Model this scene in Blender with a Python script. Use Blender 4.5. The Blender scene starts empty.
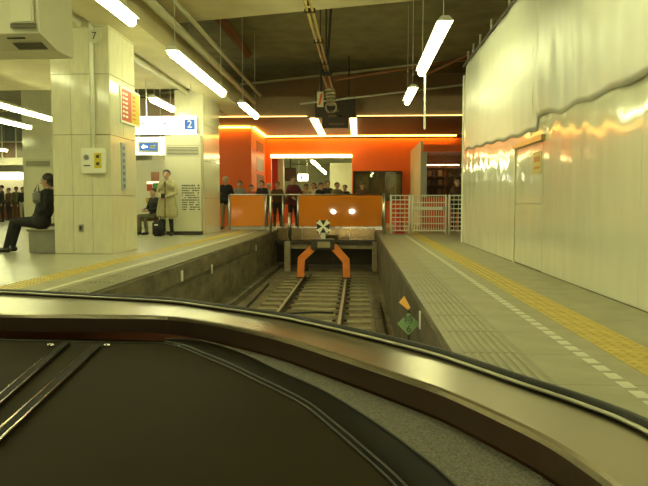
import bpy, bmesh, math, random
from mathutils import Vector, Matrix
import numpy as np

random.seed(7)
scene = bpy.context.scene
COL = scene.collection

# ------------------------------------------------------------------ camera
F = 630.0
TH = math.atan(40 / F); PS = math.atan(34 * math.cos(TH) / F)
CAMP = Vector((0, 0, 0.86))
DV = Vector((-math.sin(PS) * math.cos(TH), math.cos(PS) * math.cos(TH), -math.sin(TH)))
RV = Vector((math.cos(PS), math.sin(PS), 0)); UV = RV.cross(DV)
cam_d = bpy.data.cameras.new('camera'); cam = bpy.data.objects.new('camera', cam_d); COL.objects.link(cam)
cam_d.sensor_width = 36.0; cam_d.lens = 36.0 * F / 648.0; cam_d.clip_start = 0.02; cam_d.clip_end = 200
rm = Matrix((RV, UV, -DV)).transposed()
cam.matrix_world = Matrix.Translation(CAMP) @ rm.to_4x4()
scene.camera = cam

def P(px, py, **k):
    """pixel -> point on the plane x=, y= or z="""
    v = DV * F + RV * (px - 324) + UV * (243 - py)
    a, val = list(k.items())[0]; i = 'xyz'.index(a)
    return CAMP + v * ((val - CAMP[i]) / v[i])

# ------------------------------------------------------------------ world, exposure
w = bpy.data.worlds.new('world'); scene.world = w; w.use_nodes = True
w.node_tree.nodes['Background'].inputs[0].default_value = (0.9, 0.8, 0.45, 1)
w.node_tree.nodes['Background'].inputs[1].default_value = 0.03
scene.view_settings.view_transform = 'Standard'
scene.view_settings.look = 'None'
scene.view_settings.gamma = 1.0
scene.view_settings.use_curve_mapping = False
scene.view_settings.exposure = 0.0
TUBE_COL = (0.96, 1.0, 0.53); TUBE_STR = 28.0

# ------------------------------------------------------------------ materials
MATS = {}
def mat(name, col, rough=0.6, metal=0.0, noise=0.0, nscale=6.0, bump=0.0, bscale=40.0, spec=0.5, col2=None, emit=None, estr=0.0, coat=0.0, stretch=None):
    if name in MATS: return MATS[name]
    m = bpy.data.materials.new(name); m.use_nodes = True; nt = m.node_tree; N = nt.nodes; L = nt.links
    b = N['Principled BSDF']
    b.inputs['Base Color'].default_value = (*col, 1); b.inputs['Roughness'].default_value = rough
    b.inputs['Metallic'].default_value = metal; b.inputs['Specular IOR Level'].default_value = spec
    b.inputs['Coat Weight'].default_value = coat
    if emit: b.inputs['Emission Color'].default_value = (*emit, 1); b.inputs['Emission Strength'].default_value = estr
    if noise or bump:
        tc = N.new('ShaderNodeTexCoord'); mp = N.new('ShaderNodeMapping'); L.new(tc.outputs['Object'], mp.inputs[0])
        if stretch: mp.inputs['Scale'].default_value = stretch
    if noise:
        n = N.new('ShaderNodeTexNoise'); n.inputs['Scale'].default_value = nscale; n.inputs['Detail'].default_value = 6
        L.new(mp.outputs[0], n.inputs['Vector'])
        r = N.new('ShaderNodeValToRGB'); L.new(n.outputs['Fac'], r.inputs[0])
        c2 = col2 if col2 else tuple(c * (1 - noise) for c in col)
        r.color_ramp.elements[0].position = 0.32; r.color_ramp.elements[0].color = (*c2, 1)
        r.color_ramp.elements[1].position = 0.68; r.color_ramp.elements[1].color = (*col, 1)
        L.new(r.outputs[0], b.inputs['Base Color'])
    if bump:
        n2 = N.new('ShaderNodeTexNoise'); n2.inputs['Scale'].default_value = bscale; n2.inputs['Detail'].default_value = 3
        L.new(mp.outputs[0], n2.inputs['Vector'])
        bp = N.new('ShaderNodeBump'); bp.inputs['Strength'].default_value = bump; bp.inputs['Distance'].default_value = 0.02
        L.new(n2.outputs['Fac'], bp.inputs['Height']); L.new(bp.outputs[0], b.inputs['Normal'])
    MATS[name] = m; return m

def glassmat(name, tint=(1, 1, 1), refl=0.06, rough=0.02):
    if name in MATS: return MATS[name]
    m = bpy.data.materials.new(name); m.use_nodes = True; nt = m.node_tree; N = nt.nodes; L = nt.links
    for n in list(N): N.remove(n)
    o = N.new('ShaderNodeOutputMaterial'); t = N.new('ShaderNodeBsdfTransparent'); t.inputs[0].default_value = (*tint, 1)
    g = N.new('ShaderNodeBsdfGlossy'); g.inputs['Roughness'].default_value = rough
    mx = N.new('ShaderNodeMixShader'); mx.inputs[0].default_value = refl
    L.new(t.outputs[0], mx.inputs[1]); L.new(g.outputs[0], mx.inputs[2]); L.new(mx.outputs[0], o.inputs[0])
    MATS[name] = m; return m

def emat(name, col, s): return mat(name, col, 0.6, emit=col, estr=s)

M_tube = emat('tube', TUBE_COL, TUBE_STR)
M_cove = emat('cove', (1.0, 0.60, 0.08), 13)
M_edge = emat('edge_strip', (1.0, 0.66, 0.22), 3.5)
M_softstrip = emat('soft_strip', (1.0, 0.84, 0.36), 9)
M_house = mat('fixture_white', (0.75, 0.75, 0.68), 0.4)
M_steel = mat('stainless', (0.62, 0.62, 0.56), 0.28, 1.0)
M_rod = mat('painted_rod', (0.7, 0.7, 0.6), 0.4)
M_orange = mat('orange_wall', (0.84, 0.145, 0.008), 0.5, noise=0.06, nscale=2)
M_orpanel = mat('orange_panel', (0.82, 0.25, 0.02), 0.035, spec=0.6)
M_tile = mat('column_tile', (0.74, 0.71, 0.52), 0.12, noise=0.12, nscale=5, spec=0.5, stretch=(3, 3, .6))
M_joint = mat('joint', (0.16, 0.145, 0.09), 0.9)
M_floorL = mat('hall_floor', (0.45, 0.43, 0.31), 0.25, noise=0.1, nscale=2.5)
M_concrete = mat('platform_concrete', (0.34, 0.315, 0.20), 0.6, noise=0.2, nscale=4, bump=0.15, bscale=60)
M_cope = mat('coping_concrete', (0.23, 0.21, 0.125), 0.45, noise=0.25, nscale=5, bump=0.15, bscale=60)
M_yellow = mat('yellow_paver', (0.56, 0.42, 0.08), 0.5, noise=0.3, nscale=7)
M_white = mat('white_line', (0.62, 0.60, 0.47), 0.5, noise=0.2, nscale=9)
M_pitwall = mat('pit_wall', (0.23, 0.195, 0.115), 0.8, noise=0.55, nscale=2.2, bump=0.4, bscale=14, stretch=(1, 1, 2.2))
M_bed = mat('track_bed', (0.20, 0.155, 0.08), 0.85, noise=0.5, nscale=2.4, bump=0.6, bscale=18)
M_sleeper = mat('sleeper', (0.30, 0.25, 0.135), 0.8, noise=0.35, nscale=5, bump=0.3)
M_rust = mat('rail_rust', (0.085, 0.055, 0.03), 0.7, noise=0.4, nscale=12)
M_railtop = mat('rail_top', (0.30, 0.27, 0.19), 0.5, 0.3)
M_buffer = mat('buffer_orange', (0.88, 0.24, 0.02), 0.5, noise=0.15, nscale=8)
M_dark = mat('dark_steel', (0.06, 0.05, 0.035), 0.6, 0.3, noise=0.3)
M_black = mat('black', (0.012, 0.011, 0.009), 0.6)
M_post = mat('buffer_post', (0.36, 0.29, 0.16), 0.7, noise=0.3, nscale=8)
M_cream = mat('cream_paint', (0.62, 0.60, 0.42), 0.45, noise=0.06, nscale=3)
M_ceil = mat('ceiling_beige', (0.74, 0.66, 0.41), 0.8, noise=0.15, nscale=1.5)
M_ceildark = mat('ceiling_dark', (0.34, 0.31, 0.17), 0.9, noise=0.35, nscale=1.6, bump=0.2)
M_void = mat('void_dark', (0.06, 0.05, 0.03), 0.9)  # near-black colour stands in for unlit space
M_soffit = mat('soffit', (0.24, 0.13, 0.07), 0.6, noise=0.1)  # red cast of the orange wall's bounce light is put into this colour
M_fascia = mat('fascia', (0.42, 0.31, 0.20), 0.8, noise=0.1)
M_gate = mat('gate_white', (0.84, 0.84, 0.70), 0.4)
M_red = mat('red_plastic', (0.55, 0.03, 0.02), 0.4)
M_board = mat('board_dark', (0.045, 0.025, 0.018), 0.4)
M_blue = emat('sign_blue', (0.06, 0.17, 0.55), 0.9)
M_signlit = emat('sign_lit', (1.0, 0.97, 0.78), 4.5)
M_ink = mat('ink', (0.05, 0.05, 0.045), 0.7)
M_green = mat('green_plate', (0.20, 0.36, 0.13), 0.5)
M_flag = mat('flag_orange', (0.85, 0.45, 0.08), 0.6)
M_copper = mat('contact_wire', (0.50, 0.38, 0.14), 0.35, 0.8)
M_insul = mat('insulator', (0.23, 0.19, 0.11), 0.35)
M_pipe = mat('rust_pipe', (0.30, 0.12, 0.05), 0.6)
M_glass = glassmat('clear_glass', (0.95, 0.95, 0.88), 0.06)
M_wind = glassmat('windscreen_glass', (0.95, 0.95, 0.88), 0.02)
M_brown = mat('kiosk_brown', (0.19, 0.07, 0.03), 0.5)

# hoarding: glossy thin sheet panels with soft dents
def hoarding_mat():
    m = bpy.data.materials.new('hoarding'); m.use_nodes = True; nt = m.node_tree; N = nt.nodes; L = nt.links
    b = N['Principled BSDF']; b.inputs['Roughness'].default_value = 0.09; b.inputs['Specular IOR Level'].default_value = 0.55
    tc = N.new('ShaderNodeTexCoord'); mp = N.new('ShaderNodeMapping'); mp.inputs['Scale'].default_value = (1, 1.5, 1.0)
    L.new(tc.outputs['Object'], mp.inputs[0])
    n = N.new('ShaderNodeTexNoise'); n.inputs['Scale'].default_value = 1.7; n.inputs['Detail'].default_value = 0.6
    L.new(mp.outputs[0], n.inputs['Vector'])
    bp = N.new('ShaderNodeBump'); bp.inputs['Strength'].default_value = 0.25; bp.inputs['Distance'].default_value = 0.06
    L.new(n.outputs['Fac'], bp.inputs['Height']); L.new(bp.outputs[0], b.inputs['Normal'])
    n2 = N.new('ShaderNodeTexNoise'); n2.inputs['Scale'].default_value = 2.0; n2.inputs['Detail'].default_value = 5
    mp2 = N.new('ShaderNodeMapping'); mp2.inputs['Scale'].default_value = (1, 3, 0.4); L.new(tc.outputs['Object'], mp2.inputs[0]); L.new(mp2.outputs[0], n2.inputs['Vector'])
    r = N.new('ShaderNodeValToRGB'); L.new(n2.outputs['Fac'], r.inputs[0])
    r.color_ramp.elements[0].position = .3; r.color_ramp.elements[0].color = (0.64, 0.63, 0.49, 1)
    r.color_ramp.elements[1].position = .7; r.color_ramp.elements[1].color = (0.71, 0.70, 0.55, 1)
    L.new(r.outputs[0], b.inputs['Base Color']); return m
M_hoard = hoarding_mat()
def sheet_mat():
    m = mat('plastic_sheet', (0.62, 0.61, 0.53), 0.4, noise=0.06, nscale=3)
    return m
M_sheet = sheet_mat()
def carpet_mat():
    m = mat('carpet', (0.26, 0.235, 0.18), 0.95, noise=0.55, nscale=260, bump=0.5, bscale=300); return m
M_carpet = carpet_mat()
M_sill = mat('bronze_sill', (0.27, 0.225, 0.15), 0.27, 0.9, noise=0.05, nscale=3)
M_sillface = mat('bronze_sill_face', (0.16, 0.10, 0.065), 0.4, 0.6)  # same metal as the sill, darkened for the dim interior it reflects
M_dash = mat('dash_panel', (0.030, 0.0215, 0.008), 0.6, spec=.03, noise=0.15, nscale=9, bump=0.05, bscale=400)
M_rim = mat('dash_rim', (0.009, 0.0065, 0.003), 0.5, spec=.04)
M_chrome = mat('chrome', (0.7, 0.68, 0.6), 0.15, 1.0)

# ------------------------------------------------------------------ mesh builder
class MB:
    def __init__(s): s.v = []; s.f = []; s.m = []; s.cm = 0
    def add(s, vs, fs):
        o = len(s.v); s.v += [tuple(v) for v in vs]; s.f += [tuple(i + o for i in f) for f in fs]; s.m += [s.cm] * len(fs); return s
    def box(s, x0, x1, y0, y1, z0, z1):
        if x0 > x1: x0, x1 = x1, x0
        if y0 > y1: y0, y1 = y1, y0
        if z0 > z1: z0, z1 = z1, z0
        return s.add([(x, y, z) for z in (z0, z1) for y in (y0, y1) for x in (x0, x1)],
                     [(0, 2, 3, 1), (4, 5, 7, 6), (0, 1, 5, 4), (2, 6, 7, 3), (0, 4, 6, 2), (1, 3, 7, 5)])
    def bbox(s, x0, x1, y0, y1, z0, z1, b=0.01):
        """box with bevelled edges"""
        bm = bmesh.new(); bmesh.ops.create_cube(bm, size=1)
        for v in bm.verts: v.co = Vector(((x0 + x1) / 2 + v.co.x * abs(x1 - x0), (y0 + y1) / 2 + v.co.y * abs(y1 - y0), (z0 + z1) / 2 + v.co.z * abs(z1 - z0)))
        bmesh.ops.bevel(bm, geom=bm.edges[:], offset=b, segments=2, affect='EDGES')
        bm.verts.index_update(); s.add([v.co[:] for v in bm.verts], [[v.index for v in f.verts] for f in bm.faces]); bm.free(); return s
    def tube(s, pts, r, n=8, cap=True):
        pts = [Vector(p) for p in pts]; rs = r if isinstance(r, (list, tuple)) else [r] * len(pts)
        vs = []; fs = []
        t0 = (pts[1] - pts[0]).normalized(); ref = Vector((0, 0, 1)) if abs(t0.z) < .9 else Vector((1, 0, 0))
        for i, p in enumerate(pts):
            a = pts[max(i - 1, 0)]; b = pts[min(i + 1, len(pts) - 1)]; t = (b - a).normalized()
            u = ref.cross(t).normalized(); v = t.cross(u)
            for k in range(n):
                an = 2 * math.pi * k / n + math.pi / n
                vs.append(p + (u * math.cos(an) + v * math.sin(an)) * rs[i])
        for i in range(len(pts) - 1):
            for k in range(n):
                k2 = (k + 1) % n; fs.append((i * n + k, i * n + k2, (i + 1) * n + k2, (i + 1) * n + k))
        if cap: fs.append(tuple(range(n))[::-1]); fs.append(tuple(range((len(pts) - 1) * n, len(pts) * n)))
        return s.add(vs, fs)
    def bar(s, a, b, w, h=None):
        """square bar from a to b"""
        h = h or w; a = Vector(a); b = Vector(b); t = (b - a).normalized()
        ref = Vector((0, 0, 1)) if abs(t.z) < .95 else Vector((0, 1, 0))
        u = t.cross(ref).normalized() * (w / 2); v = u.cross(t).normalized() * (h / 2)
        return s.add([p + i * u + j * v for p in (a, b) for i, j in ((-1, -1), (1, -1), (1, 1), (-1, 1))],
                     [(3, 2, 1, 0), (4, 5, 6, 7), (0, 1, 5, 4), (1, 2, 6, 5), (2, 3, 7, 6), (3, 0, 4, 7)])
    def prism(s, poly, d):
        """extrude a 3D polygon by vector d"""
        n = len(poly); poly = [Vector(p) for p in poly]; d = Vector(d)
        return s.add(poly + [p + d for p in poly], [tuple(range(n))[::-1], tuple(range(n, 2 * n))] + [(i, (i + 1) % n, n + (i + 1) % n, n + i) for i in range(n)])
    def lathe(s, c, prof, n=16):
        """prof: list of (r, z)"""
        vs = []; fs = []
        for r, z in prof:
            for k in range(n):
                a = 2 * math.pi * k / n; vs.append((c[0] + r * math.cos(a), c[1] + r * math.sin(a), c[2] + z))
        for i in range(len(prof) - 1):
            for k in range(n):
                k2 = (k + 1) % n; fs.append((i * n + k, i * n + k2, (i + 1) * n + k2, (i + 1) * n + k))
        fs.append(tuple(range(n))[::-1]); fs.append(tuple(range((len(prof) - 1) * n, len(prof) * n)))
        return s.add(vs, fs)
    def ell(s, c, r, n=12, m=8, rot=None):
        vs = []; fs = []; c = Vector(c)
        for i in range(m + 1):
            t = math.pi * i / m
            for k in range(n):
                a = 2 * math.pi * k / n
                v = Vector((r[0] * math.sin(t) * math.cos(a), r[1] * math.sin(t) * math.sin(a), r[2] * math.cos(t)))
                if rot: v = rot @ v
                vs.append(c + v)
        for i in range(m):
            for k in range(n):
                k2 = (k + 1) % n; fs.append((i * n + k, (i + 1) * n + k, (i + 1) * n + k2, i * n + k2))
        return s.add(vs, fs)
    def strip(s, rows):
        """quad grid from rows of points"""
        n = len(rows[0]); vs = [p for r in rows for p in r]; fs = []
        for i in range(len(rows) - 1):
            for k in range(n - 1): fs.append((i * n + k, i * n + k + 1, (i + 1) * n + k + 1, (i + 1) * n + k))
        return s.add(vs, fs)
    def mesh(s, name, mats, off=Vector((0, 0, 0)), smooth=False):
        me = bpy.data.meshes.new(name); me.from_pydata([tuple(Vector(v) - off) for v in s.v], [], s.f)
        for m_ in (mats if isinstance(mats, (list, tuple)) else [mats]): me.materials.append(m_)
        me.polygons.foreach_set('material_index', s.m)
        bm = bmesh.new(); bm.from_mesh(me); bmesh.ops.remove_doubles(bm, verts=bm.verts[:], dist=1e-6); bmesh.ops.recalc_face_normals(bm, faces=bm.faces[:]); bm.to_mesh(me); bm.free()
        if smooth: me.polygons.foreach_set('use_smooth', [True] * len(me.polygons))
        me.update(); return me
    def build(s, name, mats, parent=None, smooth=False):
        off = parent.matrix_basis.translation.copy() if parent and not parent.parent else Vector((0, 0, 0))
        if parent and parent.parent: off = parent.parent.matrix_basis.translation + parent.matrix_basis.translation
        o = bpy.data.objects.new(name, s.mesh(name, mats, off, smooth)); COL.objects.link(o); o.parent = parent
        return o

def tag(o, label=None, cat=None, group=None, kind=None):
    if label: o['label'] = label
    if cat: o['category'] = cat
    if group: o['group'] = group
    if kind: o['kind'] = kind
    return o
def thing(name, loc, label, cat, group=None):
    o = bpy.data.objects.new(name, None); o.empty_display_size = .1; COL.objects.link(o); o.location = loc
    return tag(o, label, cat, group)
def struct(name, mb, m, label, cat, smooth=False):
    o = mb.build(name, m, None, smooth); return tag(o, label, cat, kind='structure')
def link(name, me, parent, loc, rot=None):
    o = bpy.data.objects.new(name, me); COL.objects.link(o); o.parent = parent; o.location = loc
    if rot: o.rotation_euler = rot
    return o
def text(name, s, size, m, parent, loc, rot, ext=0.002):
    c = bpy.data.curves.new(name, 'FONT'); c.body = s; c.size = size; c.extrude = ext; c.align_x = 'CENTER'; c.align_y = 'CENTER'
    t = bpy.data.objects.new(name, c); COL.objects.link(t)
    dg = bpy.context.evaluated_depsgraph_get(); me = bpy.data.meshes.new_from_object(t.evaluated_get(dg))
    bpy.data.objects.remove(t); bpy.data.curves.remove(c); me.materials.clear(); me.materials.append(m)
    o = bpy.data.objects.new(name, me); COL.objects.link(o); o.parent = parent
    off = parent.matrix_basis.translation if parent else Vector((0, 0, 0))
    o.location = Vector(loc) - off; o.rotation_euler = rot; return o

# ================================================================== STRUCTURE
XL, XR = -2.57, 0.55          # platform edges
PE = 19.9                     # end of the track pit
ZB = -1.12                    # track bed
# --- right platform
b = MB(); b.box(XR + .02, 7, -12, PE, -1.3, -.03); b.box(1.72, 7, -12, PE, -.03, 0)
platR = struct('platform_right', b, M_concrete, 'concrete platform to the right of the track beside the white hoarding', 'platform')
# --- left platform and concourse
b = MB(); b.box(-26, XL - .02, -12, PE, -1.3, -.03); b.box(-26, -3.70, -12, PE, -.03, 0)
platL = struct('platform_left', b, M_floorL, 'smooth tiled platform to the left of the track with tiled columns', 'platform')
b = MB(); b.box(-26, 9, PE, 48, -.4, 0)
floor = struct('floor', b, M_floorL, 'concourse floor beyond the end of the track', 'floor')
# coping slab with ribs (shared mesh)
def coping_mesh(w_, l_, ribs, name):
    m = MB(); m.box(0, w_, .002, l_ - .002, -.03, 0); m.cm = 1
    for k in range(ribs):
        x = .06 + k * (w_ - .08) / ribs; m.box(x, x + .024, .01, .59, 0, .006)
    return m.mesh(name, [M_cope, M_concrete])
cpR = coping_mesh(.40, .6, 7, 'coping_slab'); cpL = coping_mesh(.43, .6, 7, 'coping_slab')
slR = MB().box(0, .49, .002, .598, -.03, 0).mesh('paving_slab', M_concrete)
slL = MB().box(0, .40, .002, .598, -.03, 0).mesh('paving_slab', M_concrete)
def paver_mesh(w_):
    m = MB(); m.box(.003, w_ - .003, .003, .297, -.03, 0.001)
    for k in range(4):
        for j in range(4):
            m.lathe((w_ * (k + .5) / 4, .3 * (j + .5) / 4, 0), [(.02, 0), (.013, .006)], 6)
    return m.mesh('tactile_paver', M_yellow)
pv = paver_mesh(.28); pvL = paver_mesh(.30)
dash = MB().box(0, .065, 0, .105, 0, .003).mesh('line_dash', M_white)
y = 1.8
while y < PE - .3:
    link('coping_slab', cpR, platR, (XR, y, 0))
    link('paving_slab', slR, platR, (.95, y, 0))
    y += .6
y = 1.8
while y < PE - .2:
    link('tactile_paver', pv, platR, (1.44, y, 0)); y += .3
y = 2.2
while y < 17:
    link('line_dash', dash, platR, (1.235, y, 0)); y += .15
y = 4.2
while y < PE - .3:
    link('coping_slab', cpL, platL, (XL - .43, y, 0)); link('paving_slab', slL, platL, (-3.40, y, 0)); y += .6
y = 4.2
while y < PE - .2:
    link('tactile_paver', pvL, platL, (-3.70, y, 0)); y += .3
MB().box(-3.11, -3.05, 4.2, 19, 0, .003).build('painted_line', M_white, platL)
# near part (below the dashboard's view) plain infill
MB().box(XR, 1.72, -12, 1.79, -.03, 0).build('platform_infill', M_concrete, platR)
MB().box(-3.70, XL, -12, 4.19, -.03, 0).build('platform_infill', M_concrete, platL)
# --- pit
b = MB(); b.box(XL - 1, XR + 1, -12, PE + 1, ZB - .3, ZB)
bed = struct('track_bed', b, M_bed, 'grimy brown concrete bed of the track between the platforms', 'track bed')
b = MB(); b.box(XL - .015, XL + .03, -12, PE, -.28, -.031); b.box(XL - .06, XL - .016, -12, PE, ZB, -.28)
for k in range(12):
    y0 = 2 + k * 1.5; b.box(XL - .018, XL - .006, y0 + .01, y0 + 1.49, ZB, -.36)
b.box(XL - .02, XL + .22, -12, PE, ZB, ZB + .12)
wl = struct('wall_pit_left', b, M_pitwall, 'stained concrete side wall of the pit under the left platform edge', 'wall')
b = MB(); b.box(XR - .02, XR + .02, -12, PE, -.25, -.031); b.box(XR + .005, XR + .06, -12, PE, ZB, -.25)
wr = struct('wall_pit_right', b, mat('pit_wall_shaded', (0.12, 0.095, 0.055), 0.85, noise=0.5, nscale=2.2, bump=0.3, bscale=14), 'shade-darkened concrete side wall of the pit under the right platform edge', 'wall')  # darker copy of the pit wall colour, standing in for shade
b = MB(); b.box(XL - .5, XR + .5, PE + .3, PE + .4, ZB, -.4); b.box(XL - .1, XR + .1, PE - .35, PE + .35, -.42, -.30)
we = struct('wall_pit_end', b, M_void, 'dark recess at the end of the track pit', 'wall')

# --- ceilings
A = P(138, 27, z=4.6); B = P(400, 2, z=4.6); d = (B - A)
A2 = A - d * 4; B2 = B + d * 2
b = MB(); b.prism([(A2.x, -12, 4.6), (B2.x, -12, 4.6), (B2.x, B2.y, 4.6), (A2.x, A2.y, 4.6)], (0, 0, .4))
struct('ceiling_near', b, M_ceil, 'beige ceiling slab nearest the train with a skewed far edge', 'ceiling')
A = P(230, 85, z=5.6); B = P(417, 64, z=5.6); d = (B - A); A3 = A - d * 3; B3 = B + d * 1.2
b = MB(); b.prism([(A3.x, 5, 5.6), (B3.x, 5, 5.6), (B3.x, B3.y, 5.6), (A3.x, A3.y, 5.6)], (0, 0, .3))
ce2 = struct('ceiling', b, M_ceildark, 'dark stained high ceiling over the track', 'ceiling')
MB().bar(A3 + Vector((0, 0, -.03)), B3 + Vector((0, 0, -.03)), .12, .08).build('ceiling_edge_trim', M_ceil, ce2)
b = MB(); b.box(-26, 9, 15, 48, 6.3, 6.5)
struct('ceiling_far', b, M_void, 'black void of the ceiling above the concourse', 'ceiling')
# left hall soffit
b = MB(); b.box(-26, -4.35, 2, 16.9, 3.92, 4.5)
struct('ceiling_left', b, M_ceil, 'low beige soffit over the left platform', 'ceiling')
b = MB(); b.box(-4.34, -3.72, 2, 27, 3.78, 4.58); b.box(-3.72, -3.62, 2, 27, 3.78, 3.88)
lb = struct('trim_1', b, M_ceil, 'beige longitudinal beam running above the left columns', 'beam')
# concourse soffit
b = MB(); b.box(-9, 7, 21.2, 26.72, 3.70, 3.85)
sf = struct('ceiling_soffit', b, M_soffit, 'reddish brown soffit over the concourse in front of the orange wall', 'ceiling')
MB().box(-9, 7, 21.1, 21.2, 3.72, 4.38).build('fascia', M_fascia, sf)
MB().box(-9, 7, 27.0, 27.3, 3.6, 6.3).build('upper_wall', M_fascia, sf)

# --- orange back wall with opening
o0 = P(271, 157, y=27); o1 = P(352, 157, y=27); OT = o0.z; OS = 1.05
b = MB(); b.box(-3.96, 6.5, 27, 27.3, OT, 3.78); b.box(-3.96, o0.x, 27, 27.3, 0, OT); b.box(o1.x, 6.5, 27, 27.3, 0, OT); b.box(o0.x, o1.x, 27, 27.3, 0, OS)
wb = struct('wall_back', b, M_orange, 'bright orange concourse wall with a long window opening', 'wall')
b = MB(); b.box(-6.3, -3.96, 23.35, 27.3, 0, 3.62)
wo = struct('wall_orange_block', b, M_orange, 'projecting orange wall block left of the long opening', 'wall')
# side niches of the block
for z0, z1 in ((1.2, 2.0), (2.15, 2.65), (2.9, 3.3)):
    MB().box(-3.965, -3.95, 24.6, 26.4, z0, z1).build('niche', M_brown, wo)
    MB().box(-3.96, -3.93, 24.55, 26.45, z0 - .04, z0).build('niche_ledge', M_orange, wo)
# room behind opening
b = MB(); b.box(-9, 7, 46, 46.2, 0, 4.2); b.box(-9.2, -9, 27.3, 46, 0, 4.2); b.box(6, 6.2, 27.3, 46, 0, 4.2)
struct('wall_far_hall', b, M_cream, 'pale walls of the hall seen through the long opening', 'wall')
b = MB(); b.box(-9, 6, 27.3, 46, 3.6, 3.8)
struct('ceiling_far_hall', b, M_cream, 'pale ceiling of the hall seen through the long opening', 'ceiling')
# left hall walls
b = MB(); b.box(-26, -9.2, 36, 36.2, 0, 6.3)
struct('wall_left_hall', b, M_cream, 'pale far wall of the hall at the left', 'wall')
b = MB(); b.box(-26.2, -26, -12, 36, 0, 6.3)
struct('wall_left', b, M_cream, 'pale side wall at the far left', 'wall')
b = MB(); b.box(7, 7.2, -12, 48, 0, 6.3)
struct('wall_right', b, M_fascia, 'brown side wall behind the hoarding', 'wall')

# ================================================================== LIGHTS
def tube_light(x, y0, y1, z, ztop, label, group='fluorescent tube lights', wdt=.14, drop=None):
    t = thing('fluorescent_light', (x, (y0 + y1) / 2, z), label, 'light', group)
    b = MB(); b.prism([(x - wdt * .8, y0, z + .06), (x + wdt * .8, y0, z + .06), (x + .05, y0, z + .13), (x - .05, y0, z + .13)], (0, y1 - y0, 0)); b.build('housing', M_house, t)
    n = max(1, round((y1 - y0) / 1.25)); L_ = (y1 - y0) / n
    for k in range(n):
        m = MB(); a = y0 + k * L_
        m.tube([(x, a + .02, z + .02), (x, a + L_ - .02, z + .02)], wdt / 2, 8); m.build('tube', M_tube, t)
    for yy in (y0 + .2, y1 - .2):
        MB().tube([(x, yy, z + .13), (x, yy, ztop)], .007, 6).build('hanger_rod', M_rod, t)
    if drop: MB().tube([(x + .06, y1 - .1, z + .1), (x + .06, y1 - .1, drop)], .02, 6).build('drop_rod', M_rod, t)
    return t
tube_light(-3.08, 6.4, 8.6, 3.3, 4.6, 'fluorescent tube at the top edge above the left platform, nearest of its row')
tube_light(-3.06, 10.35, 14.3, 3.3, 5.6, 'long bright fluorescent tube in mid row above the left platform edge')
tube_light(-2.92, 15.8, 18.1, 3.3, 5.6, 'short fluorescent tube above the left platform, farthest of its row')
tube_light(1.19, 8.9, 12.2, 3.3, 5.6, 'fluorescent tube above the right platform, nearer of the two beside the hoarding', drop=2.25)
tube_light(1.19, 13.9, 15.7, 3.3, 5.6, 'small fluorescent tube above the right platform, farther of the two beside the hoarding')
tube_light(-9.2, 14.2, 19.4, 3.35, 3.92, 'long fluorescent tube in the left hall behind the seated person', 'left hall tube lights')
tube_light(-10.9, 17.6, 20.6, 3.35, 6.3, 'fluorescent tube at the left edge of the picture in the hall', 'left hall tube lights')
for i, y0 in enumerate((22.5, 27)):
    tube_light(-9.0 - i, y0, y0 + 2.4, 3.6, 6.3, ('hall fluorescent tube seen beside the tiled column', 'far hall fluorescent tube above the crowd')[i], 'left hall tube lights')
tube_light(-4.9, 14.9, 16.6, 3.3, 3.92, 'fluorescent tube above the white platform number sign', 'left hall tube lights')
for x, ys, z in ((-3.06, (2.2, -1.6, -5.4), 3.3), (1.19, (3.6, -.4, -4.4), 3.3)):
    for yy in ys:
        tube_light(x, yy, yy + 2.5, z, 4.6, 'fluorescent tube above the platform beside the train, out of the picture', 'tube lights beside the train')
for x, ys in ((-6.6, (3.0, 6.4)), (-9.2, (4.0, 9.0)), (-12.5, (10.0, 16.0)), (-15.0, (18.5, 23.0)), (-18.5, (26.0, 30.0))):  # extra out-of-view tubes added to brighten the column fronts and left hall
    for yy in ys:
        tube_light(x, yy, yy + 2.5, 3.6, 3.92 if yy < 14 else 6.3, 'unseen fluorescent tube added to brighten the left platform and hall', 'added tube lights of the left platform')
# concourse soffit strips
def strip_light(name, mb, m, label, group=None):
    return tag(mb.build(name, m), label, 'light', group)
a0 = P(311, 119, z=3.69); a1 = P(325, 137, z=3.69)
strip_light('ceiling_strip_light', MB().bbox(-1.62, -1.36, 21.3, 26.4, 3.66, 3.70, .01), M_softstrip, 'left of the two ceiling strips running toward the orange wall', 'soffit strips')
strip_light('ceiling_strip_light', MB().bbox(-.28, -.06, 21.3, 26.4, 3.66, 3.70, .01), M_softstrip, 'right of the two ceiling strips running toward the orange wall', 'soffit strips')
strip_light('edge_strip_light', MB().bbox(-6.4, -1.7, 21.06, 21.095, 3.72, 3.745, .006), M_edge, 'thin light line along the soffit edge left of the hanging board', 'soffit edge lights')
strip_light('edge_strip_light', MB().bbox(-.05, 4.0, 21.06, 21.095, 3.72, 3.745, .006), M_edge, 'thin light line along the soffit edge right of the hanging board', 'soffit edge lights')
strip_light('cove_light', MB().bbox(-3.9, 4.1, 26.76, 26.88, 3.66, 3.74, .01), M_cove, 'glowing yellow cove strip along the top of the orange wall', 'cove strips')
strip_light('cove_light', MB().bbox(-3.93, -3.83, 23.4, 26.7, 3.62, 3.68, .01), M_cove, 'glowing cove strip along the side of the orange block', 'cove strips')
strip_light('cove_light', MB().bbox(-6.3, -3.96, 23.2, 23.3, 3.62, 3.68, .01), M_cove, 'glowing cove strip along the front of the orange block', 'cove strips')
strip_light('lintel_light', MB().bbox(o0.x, o1.x, 26.9, 27.0, OT - .04, OT + .09, .01), M_softstrip, 'white glowing strip above the long opening in the orange wall')
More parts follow.
